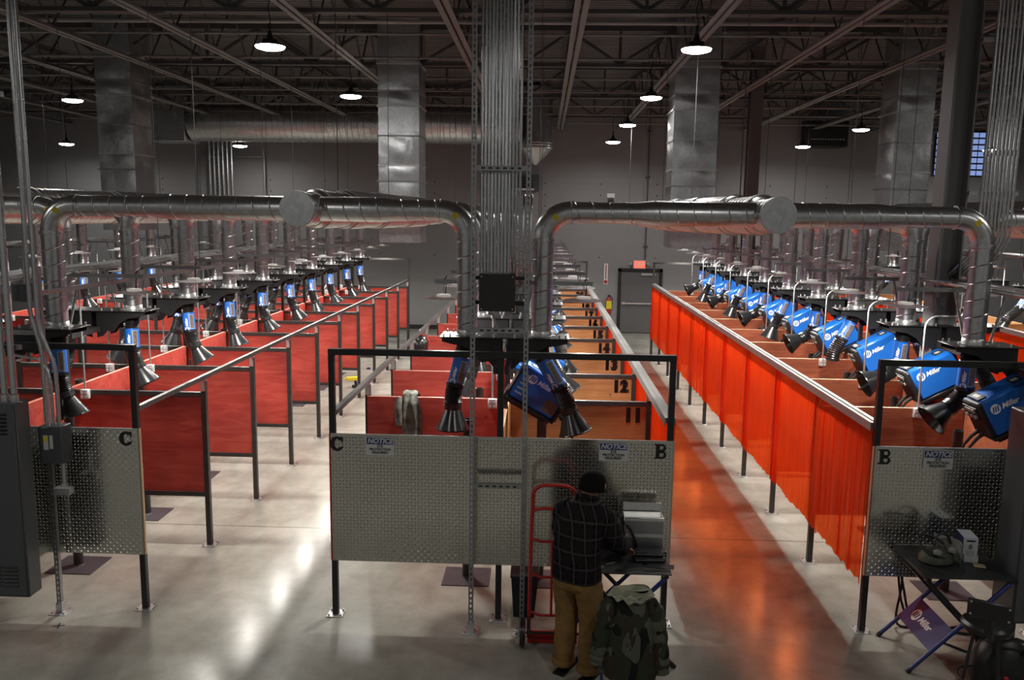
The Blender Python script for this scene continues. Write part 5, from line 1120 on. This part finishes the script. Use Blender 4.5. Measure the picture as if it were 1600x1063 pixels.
hand(vs[11], (.25, .8, -.35), (0, .35, .95), 1, 'l'); hand(vs[15], (.1, .9, -.35), (0, .3, .95), -1, 'r')
# clothing
def loft(mb, rings, n=40, wob=.0, sq=.82, seed=1):
    rn = random.Random(seed); ph = [rn.random()*6 for _ in range(6)]; vs = []; R = []
    for i in range(len(rings)-1):          # smooth the stack of rings
        p = [rings[max(0, min(len(rings)-1, j))] for j in (i-1, i, i+1, i+2)]
        for q in range(4):
            u = q/4; R.append([.5*(2*p[1][c]+(p[2][c]-p[0][c])*u+(2*p[0][c]-5*p[1][c]+4*p[2][c]-p[3][c])*u*u+(3*p[1][c]-p[0][c]-3*p[2][c]+p[3][c])*u**3) for c in range(5)])
    R.append(list(rings[-1]))
    for x, y, z, rx, ry in R:
        for k in range(n):
            a = 2*pi*k/n; c, s_ = cos(a), sin(a); f = 1+wob*(sin(3*a+ph[0]+z*9)+.7*sin(5*a+ph[1]-z*14)+.5*sin(z*31+ph[2]+2*a))
            vs.append((x+rx*f*math.copysign(abs(c)**sq, c), y+ry*f*math.copysign(abs(s_)**sq, s_), z+.012*wob*40*sin(2*a+ph[3])*.3))
    m = len(R); mb.add(vs, [(i*n+k, i*n+(k+1) % n, (i+1)*n+(k+1) % n, (i+1)*n+k) for i in range(m-1) for k in range(n)]); return mb
mb = MB(); loft(mb, [(0, -.03, .845, .196, .145), (0, -.035, .86, .20, .15), (0, -.04, .95, .198, .148), (0, -.035, 1.06, .193, .142), (0, -.015, 1.18, .197, .142), (0, .01, 1.29, .203, .138), (0, .035, 1.365, .197, .122), (0, .06, 1.415, .165, .10), (0, .085, 1.45, .105, .085), (0, .105, 1.475, .078, .075)], 44, .022)
def sleeve_(pts, rr, seed):
    rn = random.Random(seed); P_ = []; R_2 = []
    for i in range(len(pts)-1):
        for q in range(6): u = q/6; P_.append(V(pts[i]).lerp(V(pts[i+1]), u)); R_2.append((rr[i]*(1-u)+rr[i+1]*u)*(1+.035*sin(len(P_)*1.7+seed)+rn.uniform(-.015, .015)))
    P_.append(V(pts[-1])); R_2.append(rr[-1]); Q = [P_[0]]+[(P_[i-1]+P_[i]*2+P_[i+1])/4 for i in range(1, len(P_)-1)]+[P_[-1]]; return Q, R_2
for p, sd_ in (([(-.11, .04, 1.375), (-.175, .05, 1.34), (-.225, .09, 1.13), (-.17, .26, 1.01), (-.14, .305, .99)], 1), ([(.11, .05, 1.375), (.175, .07, 1.34), (.24, .15, 1.14), (.205, .33, 1.015), (.193, .395, .99)], 2)):
    q, r_ = sleeve_(p, [.085, .096, .080, .062, .058], sd_); mb.tube(q, r_, 20)
link('flannel_shirt', mb, man, PLAID)
mb = MB(); mb.tube([V((.075*cos(a), .10+.075*sin(a), 1.475-.03*sin(a))) for a in [i*2*pi/14 for i in range(15)]], .022, 8); link('shirt_collar', mb, man, PLAID)
mb = MB(); loft(mb, [(0, -.03, .96, .18, .13), (0, -.035, .88, .185, .138), (0, -.03, .80, .187, .138), (0, -.025, .76, .165, .12), (0, -.02, .74, .10, .09)], 36, .01, .85, 3)
loft(mb, [(-.09, -.03, .87, .102, .13), (-.097, -.015, .74, .105, .122), (-.103, 0, .60, .096, .104), (-.106, .005, .48, .09, .094), (-.108, -.012, .34, .086, .09), (-.108, -.022, .2, .084, .086), (-.108, -.025, .075, .084, .088)], 28, .022, .9, 5)
loft(mb, [(.09, -.03, .87, .102, .13), (.10, -.01, .74, .105, .122), (.108, .008, .60, .096, .104), (.113, .015, .48, .09, .094), (.115, -.004, .34, .086, .09), (.116, -.014, .2, .084, .086), (.116, -.015, .075, .084, .088)], 28, .022, .9, 6)
tro = link('trousers', mb, man, KHAKI)
for v in tro.data.vertices:   # folds gathered at the knees and ankles
    z = v.co.z; k = .006*sin(z*70+v.co.x*20)*(1 if z < .3 else .45); n = v.normal; v.co += n*k
mb = MB()
for c in (V((-.108, -.025, .105)), V((.116, -.015, .105))): mb.lathe(c-V((0, 0, .03)), (0, 0, 1), [(0, .082), (.0, .094), (.02, .099), (.045, .097), (.055, .088)], 18)
link('trouser_cuffs', mb, tro, KHAKI)
for s, c in ((-1, V((-.108, -.03, 0))), (1, V((.116, -.02, 0)))):
    b = skinned('boot', [c+V((0, -.03, .045)), c+V((s*.008, .06, .048)), c+V((s*.016, .15, .040)), c+V((s*.018, .195, .036)), c+V((0, -.01, .13)), c+V((0, 0, .2))], [(0, 1), (1, 2), (2, 3), (0, 4), (4, 5)], [(.048, .05), (.048, .048), (.05, .036), (.035, .026), .055, .055], 0, LEATHER, man)
    mb = MB(); mb.prism([(-.05, 0), (.05, 0), (.05, .016), (-.05, .016)], -.085, .215); mb.v = [(x*(1 if y < .1 else .85)+c.x+s*.008*(y > .1), y+c.y, z) for x, y, z in mb.v]; link('sole', mb, b, BLACK)
mb = MB(); ax = V((0, .22, 1)).normalized(); mb.lathe(V((0, .180, 1.535)), ax, [(-.03, .106), (-.028, .113), (.02, .114), (.022, .112), (.06, .110), (.10, .092), (.125, .06), (.138, .02), (.14, 0)], 28); mb.v = [(x*.93, .180+(y-.180)*1.05, z) for x, y, z in mb.v]; link('beanie', mb, man, KNIT)
# ------------------------------------------------------------------ world, camera, view
w = bpy.data.worlds.new('World'); scene.world = w; w.use_nodes = True; w.node_tree.nodes['Background'].inputs[0].default_value = (1, .985, .95, 1); w.node_tree.nodes['Background'].inputs[1].default_value = .14
cam = bpy.data.cameras.new('Camera'); co = bpy.data.objects.new('Camera', cam); COL.objects.link(co); scene.camera = co
cam.sensor_width = 36; cam.lens = 36*1308/1600; cam.clip_start = .05; cam.clip_end = 100
co.matrix_world = M.Translation((0, 0, 3.70)) @ M.Rotation(radians(2.1), 4, 'Z') @ M.Rotation(radians(90-8.5), 4, 'X') @ M.Rotation(radians(.8), 4, 'Z')
scene.view_settings.view_transform = 'Standard'; scene.view_settings.look = 'None'; scene.view_settings.gamma = 1; scene.view_settings.use_curve_mapping = False
scene.view_settings.exposure = 0.0
scene.cycles.max_bounces = 8; scene.cycles.transparent_max_bounces = 16; scene.cycles.sample_clamp_indirect = 6; scene.cycles.caustics_reflective = False; scene.cycles.caustics_refractive = False
